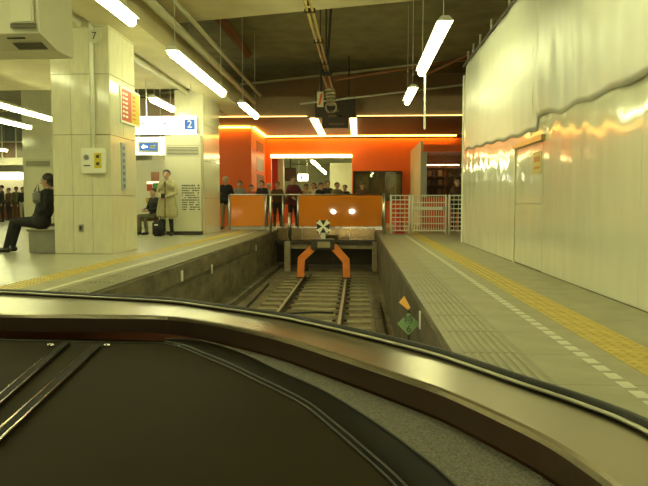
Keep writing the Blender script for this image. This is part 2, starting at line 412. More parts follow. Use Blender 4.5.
# far hall lights and signs
for i, (p0, p1, z) in enumerate((((310, 161), (316, 167), 3.2), ((318, 168), (327, 176), 3.2))):
    q0 = P(*p0, z=z); q1 = P(*p1, z=z); yy0 = 30.5 + i * 5
    x = -2.1; yy0 = (28.9, 35.5)[i]
    tube_light(x, yy0, yy0 + 5.2, 2.75, 3.6, ('fluorescent tube seen through the long opening, upper one', 'fluorescent tube seen through the long opening, lower one')[i], 'far hall tubes', .14)
for x in (-6.5, 2.5):  # hidden tubes added to brighten the hall beyond the opening
    tube_light(x, 29, 36, 3.2, 3.6, 'unseen fluorescent tube added to light the hall behind the orange wall', 'hidden far hall tubes', .14)
c = P(303, 177.5, y=31)
t = thing('hall_sign', (c.x, c.y, c.z - .17), 'small lit white sign hanging in the hall beyond the opening', 'sign')
MB().bbox(c.x - .25, c.x + .25, c.y - .05, c.y + .05, c.z - .17, c.z + .17, .02).build('face', M_signlit, t)
MB().box(c.x - .13, c.x - .02, c.y - .06, c.y - .05, c.z - .08, c.z + .08).build('symbol', M_blue, t)
for s in (-.2, .2): MB().tube([(c.x + s, c.y, c.z + .17), (c.x + s, c.y, 3.6)], .01, 6).build('hanger_rod', M_rod, t)
c = P(290.5, 174.5, y=28.5)
t = thing('hanging_monitor', (c.x, c.y, c.z - .3), 'dark monitor hanging in the left of the long opening', 'monitor')
MB().bbox(c.x - .26, c.x + .26, c.y - .1, c.y + .1, c.z - .3, c.z + .3, .03).build('housing', M_black, t)
MB().box(c.x - .22, c.x + .22, c.y - .105, c.y - .1, c.z - .24, c.z + .26).build('screen', M_board, t)
MB().tube([(c.x, c.y, c.z + .3), (c.x, c.y, 3.6)], .03, 8).build('hanger_rod', M_dark, t)
for i, px in enumerate((275, 281)):
    c = P(px, 175, y=29.5)
    tag(MB().bbox(c.x - .13, c.x + .13, 29.4, 29.7, 0, 3.6, .02).build('hall_pillar', (M_red, M_cream)[i]), ('dark red pillar at the left end of the long opening', 'pale pillar next to the dark monitor in the opening')[i], 'pillar')
b = MB(); q0 = P(330, 172, y=34); q1 = P(352, 193, y=34)
b.box(q0.x, q1.x + .6, 33.9, 34.1, 0, 3.0); b.build('x', M_cream); bpy.data.objects['x'].name = 'hall_partition'
tag(bpy.data.objects['hall_partition'], 'pale yellow partition standing in the hall at the right of the opening', 'partition')

# display case on the orange wall
q0 = P(353, 171, y=26.7); q1 = P(402, 196, y=26.7)
t = thing('display_case', (q0.x, 26.7, q1.z - .2), 'wide dark glazed display case on the orange wall right of the opening', 'display case')
MB().box(q0.x, q1.x, 26.9, 27.0, q1.z - .2, q0.z).build('back', mat('case_back', (0.13, 0.105, 0.055), .6, noise=.5, nscale=2.2), t)
for (x0, x1, z0, z1) in ((q0.x, q1.x, q0.z - .05, q0.z), (q0.x, q1.x, q1.z - .2, q1.z - .15), (q0.x, q0.x + .05, q1.z - .15, q0.z - .05), (q1.x - .05, q1.x, q1.z - .15, q0.z - .05)):
    MB().box(x0, x1, 26.66, 26.9, z0, z1).build('frame', M_dark, t)
for k in range(3):
    x0 = q0.x + .1 + k * .68
    MB().box(x0, x0 + .58, 26.84, 26.88, q1.z - .1, q0.z - .12 - .1 * (k % 2)).build('poster', mat('poster%d' % k, ((.20, .19, .10), (.14, .12, .06), (.25, .24, .14))[k], .5, noise=.5, nscale=4), t)
MB().box(q0.x + .05, q1.x - .05, 26.67, 26.68, q1.z - .15, q0.z - .05).build('pane', M_glass, t)

# ================================================================== COLUMNS
def tiled_column(x0, x1, y0, y1, h, rows, nf, ns, label):
    t = thing('column', ((x0 + x1) / 2, (y0 + y1) / 2, 0), label, 'column')
    MB().box(x0 + .02, x1 - .02, y0 + .02, y1 - .02, 0, h).build('core', M_joint, t)
    wf = (x1 - x0) / nf; wsd = (y1 - y0 - .04) / ns; g = .004
    tf = {}
    for i in range(len(rows) - 1):
        z0, z1 = rows[i], rows[i + 1]
        fm = MB().bbox(-wf / 2 + g / 2, wf / 2 - g / 2, -.011, .011, z0 + g, z1 - g, .003).mesh('tile', M_tile)
        sm = MB().bbox(-.011, .011, -wsd / 2 + g / 2, wsd / 2 - g / 2, z0 + g, z1 - g, .003).mesh('tile', M_tile)
        cx, cy = (x0 + x1) / 2, (y0 + y1) / 2
        for k in range(nf):
            link('tile', fm, t, (x0 + wf * (k + .5) - cx, y0 + .011 - cy, 0)); link('tile', fm, t, (x0 + wf * (k + .5) - cx, y1 - .011 - cy, 0))
        for k in range(ns):
            link('tile', sm, t, (x1 - .011 - cx, y0 + .02 + wsd * (k + .5) - cy, 0)); link('tile', sm, t, (x0 + .011 - cx, y0 + .02 + wsd * (k + .5) - cy, 0))
    return t
c1x0, c1x1, c1y0, c1y1 = -5.13, -4.13, 10.4, 11.6
col1 = tiled_column(c1x0, c1x1, c1y0, c1y1, 3.92, [0, .99, 2.0, 3.0, 3.9], 3, 2, 'large beige tiled column on the left platform beside the seated woman')
MB().box(c1x0 - .05, c1x1 + .02, c1y0 - .06, c1y1, 3.76, 3.91).build('top_band', M_cream, col1)
col2 = tiled_column(-4.95, -4.17, 16.95, 18.9, 3.92, [0, .99, 2.0, 3.0, 3.9], 2, 2, 'beige column behind the louvred cabinet near the trench coat man')
# service cabinets with louvre
def cabinet(x0, x1, y0, y1, h, zl, label):
    t = thing('service_cabinet', ((x0 + x1) / 2, (y0 + y1) / 2, 0), label, 'cabinet', 'louvred cabinets')
    MB().bbox(x0, x1, y0, y1, .1, h, .01).build('body', M_cream, t); MB().box(x0 + .02, x1 - .02, y0 + .02, y1, 0, .1).build('plinth', M_dark, t)
    MB().box(x0 + .06, x1 - .06, y0 - .005, y0 + .01, zl, zl + .2).build('louvre_recess', M_dark, t)
    for k in range(5):
        z = zl + .02 + k * .038; MB().bar((x0 + .06, y0 - .012, z), (x1 - .06, y0 - .012, z), .012, .016).build('louvre_slat', M_cream, t)
    MB().box(x0 + .01, x1 - .01, y0 - .003, y0 + .004, zl + .24, zl + .247).build('seam', M_joint, t)
    MB().box(x0 + .01, x1 - .01, y0 - .003, y0 + .004, zl - .035, zl - .03).build('seam', M_joint, t)
    return t
cabinet(-5.16, -4.19, 16.7, 16.92, 2.66, 2.14, 'cream louvred cabinet behind the trench coat man with a printed notice')
q = P(26, 217, y=23); q2 = P(53, 217, y=23)
cabinet(q.x, q2.x, 23, 23.4, 2.85, 2.22, 'far cream louvred cabinet behind the seated woman')
tag(MB().box(q.x - .3, q2.x + .6, 23.45, 24.4, 0, 6.3).build('hall_column', M_tile), 'far beige column rising behind the cabinet at the left', 'column')
# notice
c0 = P(181, 185, y=16.68); c1 = P(201, 211, y=16.68)
t = thing('notice', ((c0.x + c1.x) / 2, 16.68, c1.z), 'printed notice of many text lines on the cream cabinet', 'notice')
MB().box(c0.x, c1.x, 16.68, 16.697, c1.z, c0.z).build('sheet', mat('paper', (.62, .6, .44), .6), t)
b = MB(); nl = 11; dz = (c0.z - c1.z) / nl
for k in range(nl):
    x = c0.x + .02
    z = c0.z - dz * (k + .6)
    while x < c1.x - .04:
        wd = random.uniform(.02, .07)
        if random.random() < .85: b.box(x, min(x + wd, c1.x - .02), 16.676, 16.68, z, z + (dz * .5 if k else dz * .7))
        x += wd + .012
tag(b.build('printed_lines', M_ink, t), kind='stuff')

# things on column 1
ty = 10.36
c = P(94, 161, y=ty)
t = thing('switch_box', (c.x, ty, c.z - .21), 'cream control box with yellow label on the tiled column', 'control box')
MB().bbox(c.x - .2, c.x + .2, ty - .06, ty + .03, c.z - .21, c.z + .21, .015).build('box', M_gate, t)
lp = MB().box(c.x + .03, c.x + .15, ty - .066, ty - .06, c.z - .12, c.z + .13).build('yellow_label', mat('label_yellow', (.62, .5, .02), .5), t)
for zz in (.07, -.05): MB().box(c.x + .065, c.x + .115, ty - .07, ty - .066, c.z + zz - .025, c.z + zz + .025).build('button', M_ink, t)
MB().tube([(c.x - .1, ty - .075, c.z + .06), (c.x - .1, ty - .06, c.z + .06)], .045, 12).build('dial', M_steel, t)
MB().box(c.x - .15, c.x - .04, ty - .064, ty - .06, c.z - .09, c.z - .07).build('print', M_ink, t)
MB().tube([(c.x, ty - .01, c.z + .2), (c.x, ty - .01, 4.6)], .035, 8).build('conduit', M_gate, t, True)
c = P(94, 36, y=ty - .06)
t = thing('number_disc', (c.x, c.y, c.z - .11), 'round cream disc with the number seven on the conduit', 'sign')
MB().tube([(c.x, c.y, c.z), (c.x, c.y + .015, c.z)], .115, 24).build('disc', M_cream, t)
text('numeral', '7', .17, M_ink, t, (c.x, c.y - .002, c.z), (math.pi / 2, 0, 0))
c = P(81, 228, y=10.385)
t = thing('wall_socket', (c.x, c.y, c.z - .05), 'small grey socket plate low on the tiled column', 'socket')
MB().bbox(c.x - .04, c.x + .04, 10.375, 10.4, c.z - .06, c.z + .06, .005).build('plate', M_steel, t); MB().box(c.x - .02, c.x + .02, 10.372, 10.376, c.z - .03, c.z + .03).build('outlet', M_ink, t)
# red/yellow sign on the side face
X = c1x1 + .012
z1 = P(130, 90, x=X).z; z0 = P(130, 125, x=X).z
ya, yb = P(120.5, 108, x=X).y, P(139.5, 108, x=X).y
t = thing('warning_sign', (X, (ya + yb) / 2, z0), 'red and yellow lettered sign on the side of the tiled column', 'sign')
MB().box(X - .012, X + .01, ya, yb, z0, z1).build('plate', M_gate, t)
ym = ya + (yb - ya) * .52
MB().box(X + .01, X + .013, ya + .04, ym, z0 + .04, z1 - .04).build('red_field', mat('sign_red', (.5, .06, .03), .5), t)
MB().box(X + .01, X + .013, ym, yb - .04, z0 + .04, z1 - .04).build('yellow_field', mat('sign_yellow', (.6, .42, .03), .5), t)
b = MB(); b2 = MB()
for k in range(6):
    zz = z1 - .1 - k * (z1 - z0 - .16) / 6
    b.box(X + .013, X + .015, ya + .08, ya + .16, zz - .035, zz); b.box(X + .013, X + .015, ya + .2, ya + .32, zz - .035, zz)
    b2.box(X + .013, X + .015, ym + .06, ym + .2, zz - .03, zz)
b.build('white_lettering', M_gate, t); b2.build('red_lettering', M_red, t)
ya, yb = P(121.5, 165, x=X).y, P(125.5, 165, x=X).y; z1 = P(123, 143, x=X).z; z0 = P(123, 190, x=X).z
t = thing('station_name_plate', (X, (ya + yb) / 2, z0), 'narrow blue grey vertical nameplate on the side of the tiled column', 'sign')
MB().box(X - .012, X + .008, ya, yb, z0, z1).build('plate', mat('plate_blue', (.34, .40, .42), .4), t)
b = MB()
for k in range(7): zz = z1 - .06 - k * (z1 - z0 - .05) / 7; b.box(X + .008, X + .010, ya + .04, yb - .04, zz - .06, zz)
b.build('lettering', mat('plate_letters', (.14, .2, .3), .5), t)

# hanging box unit top left
y0 = 5.55; y1 = 6.2
x1 = P(40, 33, y=y0).x; x0 = x1 - .9; zf = P(40, 33, y=y0).z; zb = P(50, 51, y=y0 + .33).z
t = thing('hanging_unit', (x0, y0, zb), 'beige metal box unit hanging at the top left corner', 'unit')
b = MB(); b.prism([(x0, y0 - .05, 3.2), (x0, y0, zf), (x0, y0 + .32, zb), (x0, y1, zb), (x0, y1, 3.2)], (x1 - x0, 0, 0)); b.build('housing', M_cream, t)
pa = P(12, 24, y=y0 - .03); pb = P(34, 4, y=y0 - .03)
MB().bbox(pa.x, pb.x, y0 - .07, y0 - .02, pa.z, pb.z + .12, .01).build('access_panel', M_cream, t)
MB().box(pa.x - .01, pb.x + .01, y0 - .045, y0 - .02, pa.z - .035, pa.z).build('panel_shadow_strip', M_joint, t)  # dark strip painted in for the shadow under the access panel
def slant(u, v):  # point on slanted underside
    return Vector((x0 + (x1 - x0) * u, y0 + .32 * v, zf + (zb - zf) * v - .004))
for (u0, u1, v0, v1) in ((.62, .92, .55, .85),):
    b = MB()
    for k in range(5):
        vv = v0 + (v1 - v0) * k / 4; b.bar(slant(u0, vv), slant(u1, vv), .03, .01)
    b.build('grille', M_joint, t)
MB().bar(slant(.62, .25), slant(.80, .25), .03, .006).build('name_print', M_ink, t)
for s in (.15, .85): MB().tube([(x0 + (x1 - x0) * s, y0 + .4, 3.2), (x0 + (x1 - x0) * s, y0 + .4, 4.6)], .02, 8).build('hanger_rod', M_rod, t)

# ducts and pipes along the left beam
for i, (x, z, r, m) in enumerate(((-3.45, 4.2, .08, M_cream), (-3.25, 4.42, .05, M_cream), (-4.6, 3.82, .06, M_cream))):
    tag(MB().tube([(x, 5, z), (x, 21, z)], r, 10).build('ceiling_pipe', m, None, True), ('thick beige pipe running beside the left ceiling beam', 'thin beige pipe high beside the left ceiling beam', 'beige pipe under the left soffit above the tiled column')[i], 'pipe', 'pipes along the left beam')
p0 = P(219, 17, z=5.44); p1 = P(248, 54, z=5.44)
tag(MB().tube([p0, p1], .13, 10).build('rust_pipe', M_pipe, None, True), 'short rust red pipe under the dark ceiling', 'pipe')
for i, (a, bb, r) in enumerate((((335, 80), (470, 58), .05), ((300, 104), (470, 84), .03), ((425, 75), (500, 40), .04))):
    tag(MB().tube([P(*a, y=20.5), P(*bb, y=20.0 - i * .5)], r, 8).build('ceiling_conduit', (M_pipe, M_rod, M_pipe)[i], None, True), ('reddish conduit crossing the dark ceiling band', 'thin pale conduit above the concourse fascia', 'brown conduit under the ceiling beside the hoarding')[i], 'conduit', 'ceiling conduits')

# ================================================================== SIGNS "2"
sy = 15.4
a = P(129, 134, y=sy); bq = P(197.5, 116, y=sy)
t = thing('platform_number_sign', ((a.x + bq.x) / 2, sy, a.z), 'long lit white hanging sign with blue number two', 'sign')
MB().bbox(a.x, bq.x, sy, sy + .18, a.z, bq.z, .012).build('light_box', M_signlit, t)
MB().box(bq.x - .03, bq.x + .005, sy - .006, sy + .186, a.z - .005, bq.z + .005).build('end_cap', M_house, t)
q0 = P(184.5, 130, y=sy); q1 = P(195, 119, y=sy)
MB().box(q0.x, q1.x, sy - .006, sy, q0.z, q1.z).build('blue_square', M_blue, t)
text('numeral', '2', .25, mat('numeral_white', (.8, .82, .7), .5, emit=(1, .97, .8), estr=1.0), t, ((q0.x + q1.x) / 2, sy - .008, (q0.z + q1.z) / 2), (math.pi / 2, 0, 0))
b = MB()
for px, wd in ((141, .09), (143.5, .05), (163, .09), (165, .03)):
    q = P(px, 123.5, y=sy); b.box(q.x, q.x + wd, sy - .004, sy, q.z - .015, q.z + .015)
b.build('lettering', M_ink, t)
for s in (.2, 1.3): MB().tube([(bq.x - s, sy + .09, bq.z), (bq.x - s, sy + .09, 5.6)], .015, 6).build('hanger_rod', M_rod, t)
sy = 19.5
a = P(131, 154.5, y=sy); bq = P(166, 137, y=sy)
t = thing('direction_sign', ((a.x + bq.x) / 2, sy, a.z), 'lit white direction sign with blue arrow panel below the number sign', 'sign')
MB().bbox(a.x, bq.x, sy, sy + .2, a.z, bq.z, .012).build('light_box', M_signlit, t)
q0 = P(140, 150.5, y=sy); q1 = P(157, 143, y=sy)
MB().box(q0.x - .06, q1.x + .06, sy - .004, sy, q0.z - .06, q1.z + .04).build('panel_border', M_gate, t)
MB().box(q0.x, q1.x, sy - .01, sy - .004, q0.z, q1.z).build('blue_panel', M_blue, t)
b = MB(); zc = (q0.z + q1.z) / 2
b.prism([(q0.x + .05, sy - .013, zc), (q0.x + .13, sy - .013, zc + .07), (q0.x + .13, sy - .013, zc - .07)], (0, .003, 0)); b.box(q0.x + .13, q0.x + .24, sy - .013, sy - .01, zc - .02, zc + .02)
b.build('arrow', M_signlit, t)
MB().box(q0.x + .32, q1.x - .04, sy - .013, sy - .01, zc - .05, zc + .05).build('lettering', M_gate, t)
for s in (.2, .9): MB().tube([(bq.x - s, sy + .1, bq.z), (bq.x - s, sy + .1, 5.8)], .015, 6).build('hanger_rod', M_rod, t)

# left hall ads, shop canopy
yy = 33.0
a = P(-25, 165, y=yy); bq = P(29, 119, y=yy)
t = thing('advert_frame', ((a.x + bq.x) / 2, yy, a.z), 'large framed picture panels high in the left hall', 'picture panel')
MB().box(a.x, bq.x, yy + .03, yy + .15, a.z, bq.z).build('back_board', M_cream, t)
nx, nz = 4, 2
for i in range(nx):
    for k in range(nz):
        x0 = a.x + (bq.x - a.x) * i / nx; x1 = a.x + (bq.x - a.x) * (i + 1) / nx; z0 = a.z + .35 + (bq.z - a.z - .35) * (0, .42)[k]; z1 = a.z + .35 + (bq.z - a.z - .35) * (.42, 1)[k]
        MB().box(x0 + .05, x1 - .05, yy, yy + .03, z0 + .04, z1 - .04).build('picture', mat('pic%d%d' % (i % 2, k), ((.20, .15, .08), (.26, .27, .22))[k] if i % 2 else ((.24, .16, .10), (.17, .19, .16))[k], .4, noise=.6, nscale=1.3), t)
for s in (.3, 2.0): MB().tube([(bq.x - s, yy + .09, bq.z), (bq.x - s, yy + .09, 6.3)], .03, 6).build('hanger_rod', M_rod, t)
yy = 32
a = P(-20, 200, y=yy); bq = P(20, 172, y=yy)
t = thing('shop_stall', ((a.x + bq.x) / 2, yy, 0), 'brightly lit shop stall behind the crowd at the left edge', 'stall')
MB().bbox(a.x, bq.x, yy, yy + 1.2, 0, 1.0, .02).build('counter', M_brown, t)
MB().bbox(a.x, bq.x, yy - .1, yy + 1.2, bq.z - .35, bq.z, .02).build('lit_canopy', emat('canopy', (1, .95, .65), 3), t)
for x in (a.x + .1, bq.x - .1): MB().tube([(x, yy + 1.1, 1.0), (x, yy + 1.1, bq.z - .3)], .05, 8).build('post', M_rod, t)
MB().box(a.x, bq.x, yy + 1.1, yy + 1.2, 1.0, bq.z - .35).build('back_panel', M_cream, t)
# stall with posters between the columns
yy = 21.5
a = P(134, 225, y=yy); bq = P(166, 160, y=yy)
t = thing('poster_stand', ((a.x + bq.x) / 2, yy, 0), 'cream stand with red and green posters behind the seated person', 'stand')
MB().bbox(a.x, bq.x + .1, yy, yy + .4, 0, bq.z, .02).build('body', M_cream, t)
for i, (p0, p1, cl) in enumerate((((147, 191), (152, 184), (.5, .06, .03)), ((153, 189), (159, 183), (.08, .28, .05)), ((151, 181), (159, 172), (.45, .2, .10)), ((146, 203), (150, 198), (.5, .35, .03)))):
    u = P(*p0, y=yy - .02); v = P(*p1, y=yy - .02); MB().box(u.x, v.x, yy - .02, yy, u.z, v.z).build('poster', mat('stand_poster%d' % i, cl, .5, noise=.3, nscale=12), t)
MB().box(P(147, 183, y=yy).x, P(160, 183, y=yy).x, yy - .015, yy, P(147, 184, y=yy).z, P(147, 181.5, y=yy).z).build('shelf_light', emat('shelf_lit', (1, .95, .7), 1.2), t)

# ================================================================== TRACK
RZ = -.96
t = thing('railway_track', (-.815, 10, ZB), 'railway track ending at the buffer between the platforms', 'track')
for x in (-1.345, -.285):
    b = MB(); b.box(x - .06, x + .06, 1, 16.2, ZB + .035, ZB + .05); b.box(x - .01, x + .01, 1, 16.2, ZB + .05, RZ - .035); b.bbox(x - .033, x + .033, 1, 16.2, RZ - .035, RZ - .004, .006)
    r = b.build('rail', M_rust, t)
    MB().box(x - .024, x + .024, 1, 16.2, RZ - .004, RZ).build('rail_head', M_railtop, r)
slm = MB().bbox(-1.05, 1.05, -.11, .11, -.05, .035, .012).mesh('sleeper', M_sleeper)
fc = MB(); [fc.box(s - .03, s + .03, -.06, .06, .035, .07) for s in (-.62, -.44, .44, .62)]; fcm = fc.mesh('rail_fastening', M_rust)
y = 2.2; k = 0
while y < 17.2:
    s = link('sleeper', slm, t, (random.uniform(-.02, .02), y - 10, random.uniform(-.006, .004)))
    link('rail_fastening', fcm, s, (0, 0, 0)); y += .58
t = thing('cable_trough', (.29, 8, ZB), 'dark cable trough lying along the right side of the track', 'cable trough')
MB().bbox(.285, .395, 2, 12.4, ZB, ZB + .09, .01).build('duct', M_dark, t)
for k in range(10): MB().box(.28, .40, 2.2 + k, 3.17 + k, ZB + .09, ZB + .10).build('lid', M_rust, t)
tag(MB().tube([(-1.95, 8.6, ZB + .03), (-1.98, 9.6, ZB + .03), (-2.02, 10.6, ZB + .03), (-2.1, 12, ZB + .03), (-2.15, 15, ZB + .03)], .025, 8).build('track_cable', M_black, None, True), 'black cable lying on the track bed beside the left rail', 'cable')
tag(MB().tube([(-1.2, 10.8, ZB + .06), (-.7, 11.0, ZB + .06), (-.42, 10.9, ZB + .06)], .018, 8).build('bond_cable', M_black, None, True), 'short black cable crossing between the two rails', 'cable')
# markers on left pit wall
for i, (px, py) in enumerate(((182, 276), (212, 269), (256, 248), (262, 246))[:3]):
    q = P(px, py, x=XL + .036)
    tag(MB().bbox(XL + .03, XL + .042, q.y - .05, q.y + .05, q.z - .08, q.z + .08, .004).build('edge_marker', M_gate), ('small white marker on the left platform edge, nearest of three', 'small white marker on the left platform edge, middle of three', 'small white marker on the left platform edge, farthest of three')[i], 'marker', 'platform edge markers')
q = P(420, 320, x=XR - .027)
tag(MB().bbox(XR - .034, XR - .022, q.y - .03, q.y + .03, q.z - .075, q.z + .075, .003).build('edge_marker', M_gate), 'small white marker on the right platform edge beside the green diamond sign', 'marker', 'platform edge markers')

# --- buffer stop
by = 15.2
t = thing('buffer_stop', (-.815, by, ZB), 'orange legged buffer stop with dark buffer head at the end of the rails', 'buffer stop')
def leg(pxs, x_sign):
    pts = [P(*p, y=by) for p in pxs]
    return pts
for pts in ([(315, 246), (301.5, 258.5), (300.8, 278)], [(333, 246), (346, 260.5), (346.8, 278.5)]):
    q = [P(*p, y=by) for p in pts]; b = MB()
    w2 = .085
    dep = .16
    # polygon with mitred bend
    def off(p, n, s): return Vector((p.x + n.x * s, p.y, p.z + n.z * s))
    d1 = (q[1] - q[0]).normalized(); d2 = (q[2] - q[1]).normalized(); n1 = Vector((d1.z, 0, -d1.x)); n2 = Vector((d2.z, 0, -d2.x)); nm = (n1 + n2).normalized() / max(.3, (n1 + n2).normalized().dot(n1))
    poly = [off(q[0], n1, w2), off(q[1], nm, w2), off(q[2], n2, w2), off(q[2], n2, -w2), off(q[1], nm, -w2), off(q[0], n1, -w2)]
    b.prism([p + Vector((0, -dep / 2, 0)) for p in poly], (0, dep, 0)); b.build('leg', M_buffer, t)
    bx = q[2]; MB().box(bx.x - .1, bx.x + .1, by - .12, by + .12, RZ, RZ + .03).build('foot_clamp', M_dark, t)
    MB().bar((q[1].x, by + .08, q[1].z - .05), (q[1].x, by + 1.6, RZ + .04), .09).build('rear_brace', M_dark, t)
q0 = P(311, 250, y=by - .1); q1 = P(334.5, 239.5, y=by - .1)
MB().bbox(q0.x, q1.x, by - .15, by + .35, q0.z, q1.z, .02).build('buffer_head', M_dark, t)
MB().bbox(q0.x + .16, q1.x - .1, by - .19, by - .15, q0.z + .06, q1.z - .05, .01).build('buffer_face', M_post, t)
# cross beam frame behind
fy = 18.3
t2 = thing('cross_frame', (-.8, fy, ZB), 'dark cross beam on two tan posts behind the buffer stop', 'frame')
a = P(288, 241, y=fy); c = P(375, 242, y=fy)
MB().box(a.x - .05, c.x + .1, fy - .12, fy + .1, a.z - .08, a.z).build('top_beam', M_dark, t2)
MB().box(a.x + .08, c.x - .04, fy - .05, fy + .05, a.z - .22, a.z - .09).build('under_beam', M_post, t2)
for x in (a.x, c.x): MB().bbox(x - .085, x + .085, fy - .2, fy - .03, ZB, a.z - .005, .012).build('post', M_post, t2)
MB().bar((a.x + .1, fy + .04, ZB + .12), (c.x - .1, fy + .04, ZB + .12), .1).build('low_beam', M_dark, t2)
# X sign on the buffer
xy = by + .1
q0 = P(317, 232.5, y=xy); q1 = P(329.5, 220.5, y=xy); cx, cz = (q0.x + q1.x) / 2, (q0.z + q1.z) / 2; hs = (q1.x - q0.x) / 2
t = thing('stop_cross_sign', (cx, xy, P(323, 239.5, y=xy).z), 'small black square sign with a white cross above the buffer', 'sign')
MB().box(cx - hs, cx + hs, xy, xy + .012, cz - hs, cz + hs).build('plate', M_black, t)
for s in (-1, 1):
    b = MB(); d = Vector((s, 0, 1)).normalized(); n = Vector((-d.z, 0, d.x))
    L_ = hs * 1.18
    poly = [Vector((cx, xy - .004 - .002 * (s > 0), cz)) + d * (i * L_) + n * j for i, j in ((-1, -.062), (-1, .062), (-.2, .024), (.2, .024), (1, .062), (1, -.062), (.2, -.024), (-.2, -.024))]
    b.prism(poly, (0, .004, 0)); b.build('cross_arm', mat('sign_white', (.92, .9, .72), .5), t)
MB().bbox(cx - .05, cx + .05, xy + .012, xy + .06, P(323, 239.5, y=xy).z, cz, .008).build('post', M_rod, t)

# green diamond marker
my = 5.5
c = P(408.5, 324, y=my); h = 11.2 / F * my
t = thing('stop_marker', (c.x, my, ZB), 'green diamond stop marker with characters and orange flag beside the right platform', 'sign')
MB().prism([(c.x - h, my, c.z), (c.x, my, c.z - h), (c.x + h, my, c.z), (c.x, my, c.z + h)], (0, .008, 0)).build('diamond_plate', M_green, t)
k = .82; b = MB()
for i in range(4):
    a0 = Vector(((-1, 0, 1, 0)[i] * h, 0, (0, -1, 0, 1)[i] * h)); a1 = Vector(((0, 1, 0, -1)[i] * h, 0, (-1, 0, 1, 0)[i] * h)); cc = Vector((c.x, my - .001, c.z))
    b.prism([cc + a0 * .97, cc + a1 * .97, cc + a1 * .9, cc + a0 * .9], (0, .001, 0))
b.build('edge_band', mat('green_edge', (.30, .42, .12), .5), t)
text('character', '特', .085, M_ink, t, (c.x, my - .002, c.z + .035), (math.pi / 2, 0, 0), .001)
text('numeral', '6', .085, M_ink, t, (c.x + .004, my - .002, c.z - .045), (math.pi / 2, 0, 0), .001)
MB().tube([(c.x + .006, my + .02, ZB), (c.x + .006, my + .02, c.z + h + .03)], .013, 8).build('post', M_dark, t)
fl = [P(*p, y=my - .01) for p in ((404.5, 296), (399, 302.5), (408, 310), (410.5, 307.5))]
MB().prism(fl, (0, .012, 0)).build('orange_flag', M_flag, t)

# ================================================================== OVERHEAD
t = thing('overhead_wire', (-.8, 12, 4.0), 'pair of brass coloured overhead contact wires above the track', 'wire')
for dx in (-.05, .05):
    MB().tube([P(305 + dx * 60, -6, y=9.6), P(327 + dx * 30, 71, y=15.3)], .022, 8).build('contact_wire', M_copper, t, True)
for k in (.15, .5, .85):
    q = P(305, -6, y=9.6).lerp(P(327, 71, y=15.3), k); MB().bbox(q.x - .09, q.x + .09, q.y - .04, q.y + .04, q.z - .03, q.z + .04, .01).build('clamp', M_dark, t)
for k, zt_ in ((.1, 4.595), (.95, 5.595)):
    q = P(305, -6, y=9.6).lerp(P(327, 71, y=15.3), k); MB().tube([q, (q.x, q.y, zt_)], .02, 6).build('dropper', M_dark, t)
q = P(327, 72, y=15.4)
t = thing('insulator_assembly', (q.x, q.y, 3.5), 'dark insulator and pulley assembly hanging at the end of the contact wires', 'insulator')
MB().bbox(q.x - .14, q.x + .14, q.y - .08, q.y + .08, q.z - .08, q.z + .06, .03).build('end_clamp', M_black, t)
e = P(331, 104, y=15.6); st = P(326, 76, y=15.4); mid = P(330, 90, y=15.5)
for s in (-.07, .07): MB().tube([st + Vector((s, 0, 0)), mid + Vector((s * .6, 0, 0))], .035, 8).build('strap', M_pipe, t, True)
for k in range(5):
    c = mid.lerp(e, k / 4.0); MB().ell(c, (.13, .13, .045), 14, 6).build('insulator_disc', M_insul, t, True)
b = MB(); b.tube([e + Vector((.13 * math.cos(a * math.pi / 8), 0, .13 * math.sin(a * math.pi / 8) - .08)) for a in range(17)], .025, 8, False); b.build('ring', M_insul, t, True)
MB().tube([(q.x, q.y, q.z), (q.x + .1, q.y, 5.6)], .03, 8).build('hanger_rod', M_dark, t)
a = P(317, 107, y=15.6); c = P(323.5, 91.5, y=15.6)
t = thing('section_sign', ((a.x + c.x) / 2, 15.6, a.z), 'small cream plate with a red slash hanging beside the insulator', 'sign')
MB().box(a.x, c.x, 15.6, 15.615, a.z, c.z).build('plate', mat('plate_cream', (.55, .5, .32), .5), t)
b = MB(); b.prism([(a.x + .03, 15.597, a.z + .05), (a.x + .08, 15.597, a.z + .05), (c.x - .02, 15.597, c.z - .05), (c.x - .07, 15.597, c.z - .05)], (0, .003, 0)); b.build('red_slash', M_red, t)
MB().tube([(a.x + .08, 15.62, a.z + .1), (a.x + .08, 15.62, 5.6)], .012, 6).build('hanger_rod', M_dark, t)
# hanging dark board
hy = 20.6
a = P(315, 128, y=hy); c = P(355.5, 98, y=hy)
t = thing('hanging_board', ((a.x + c.x) / 2, hy, a.z), 'dark brown hanging display board above the concourse barrier', 'board')
zm_ = P(320, 117.5, y=hy).z; MB().bbox(a.x, c.x, hy, hy + .2, zm_, c.z, .01).build('housing', M_board, t); MB().bbox(P(322, 120, y=hy).x, P(348.5, 120, y=hy).x, hy + .02, hy + .18, a.z, zm_ + .01, .01).build('lower_panel', M_board, t)
b = MB()
for (px, py, wd) in ((328, 116, .5), (329, 124, .5), (337, 116, .25), (330, 111, .3)):
    qq = P(px, py, y=hy); b.box(qq.x, qq.x + wd, hy - .004, hy, qq.z - .04, qq.z + .04)
b.build('lettering', mat('faint_letters', (.15, .09, .06), .5), t)
for s in (.2, 1.1): MB().tube([(a.x + s, hy + .1, c.z), (a.x + s, hy + .1, 6.3)], .025, 6).build('hanger_rod', M_dark, t)

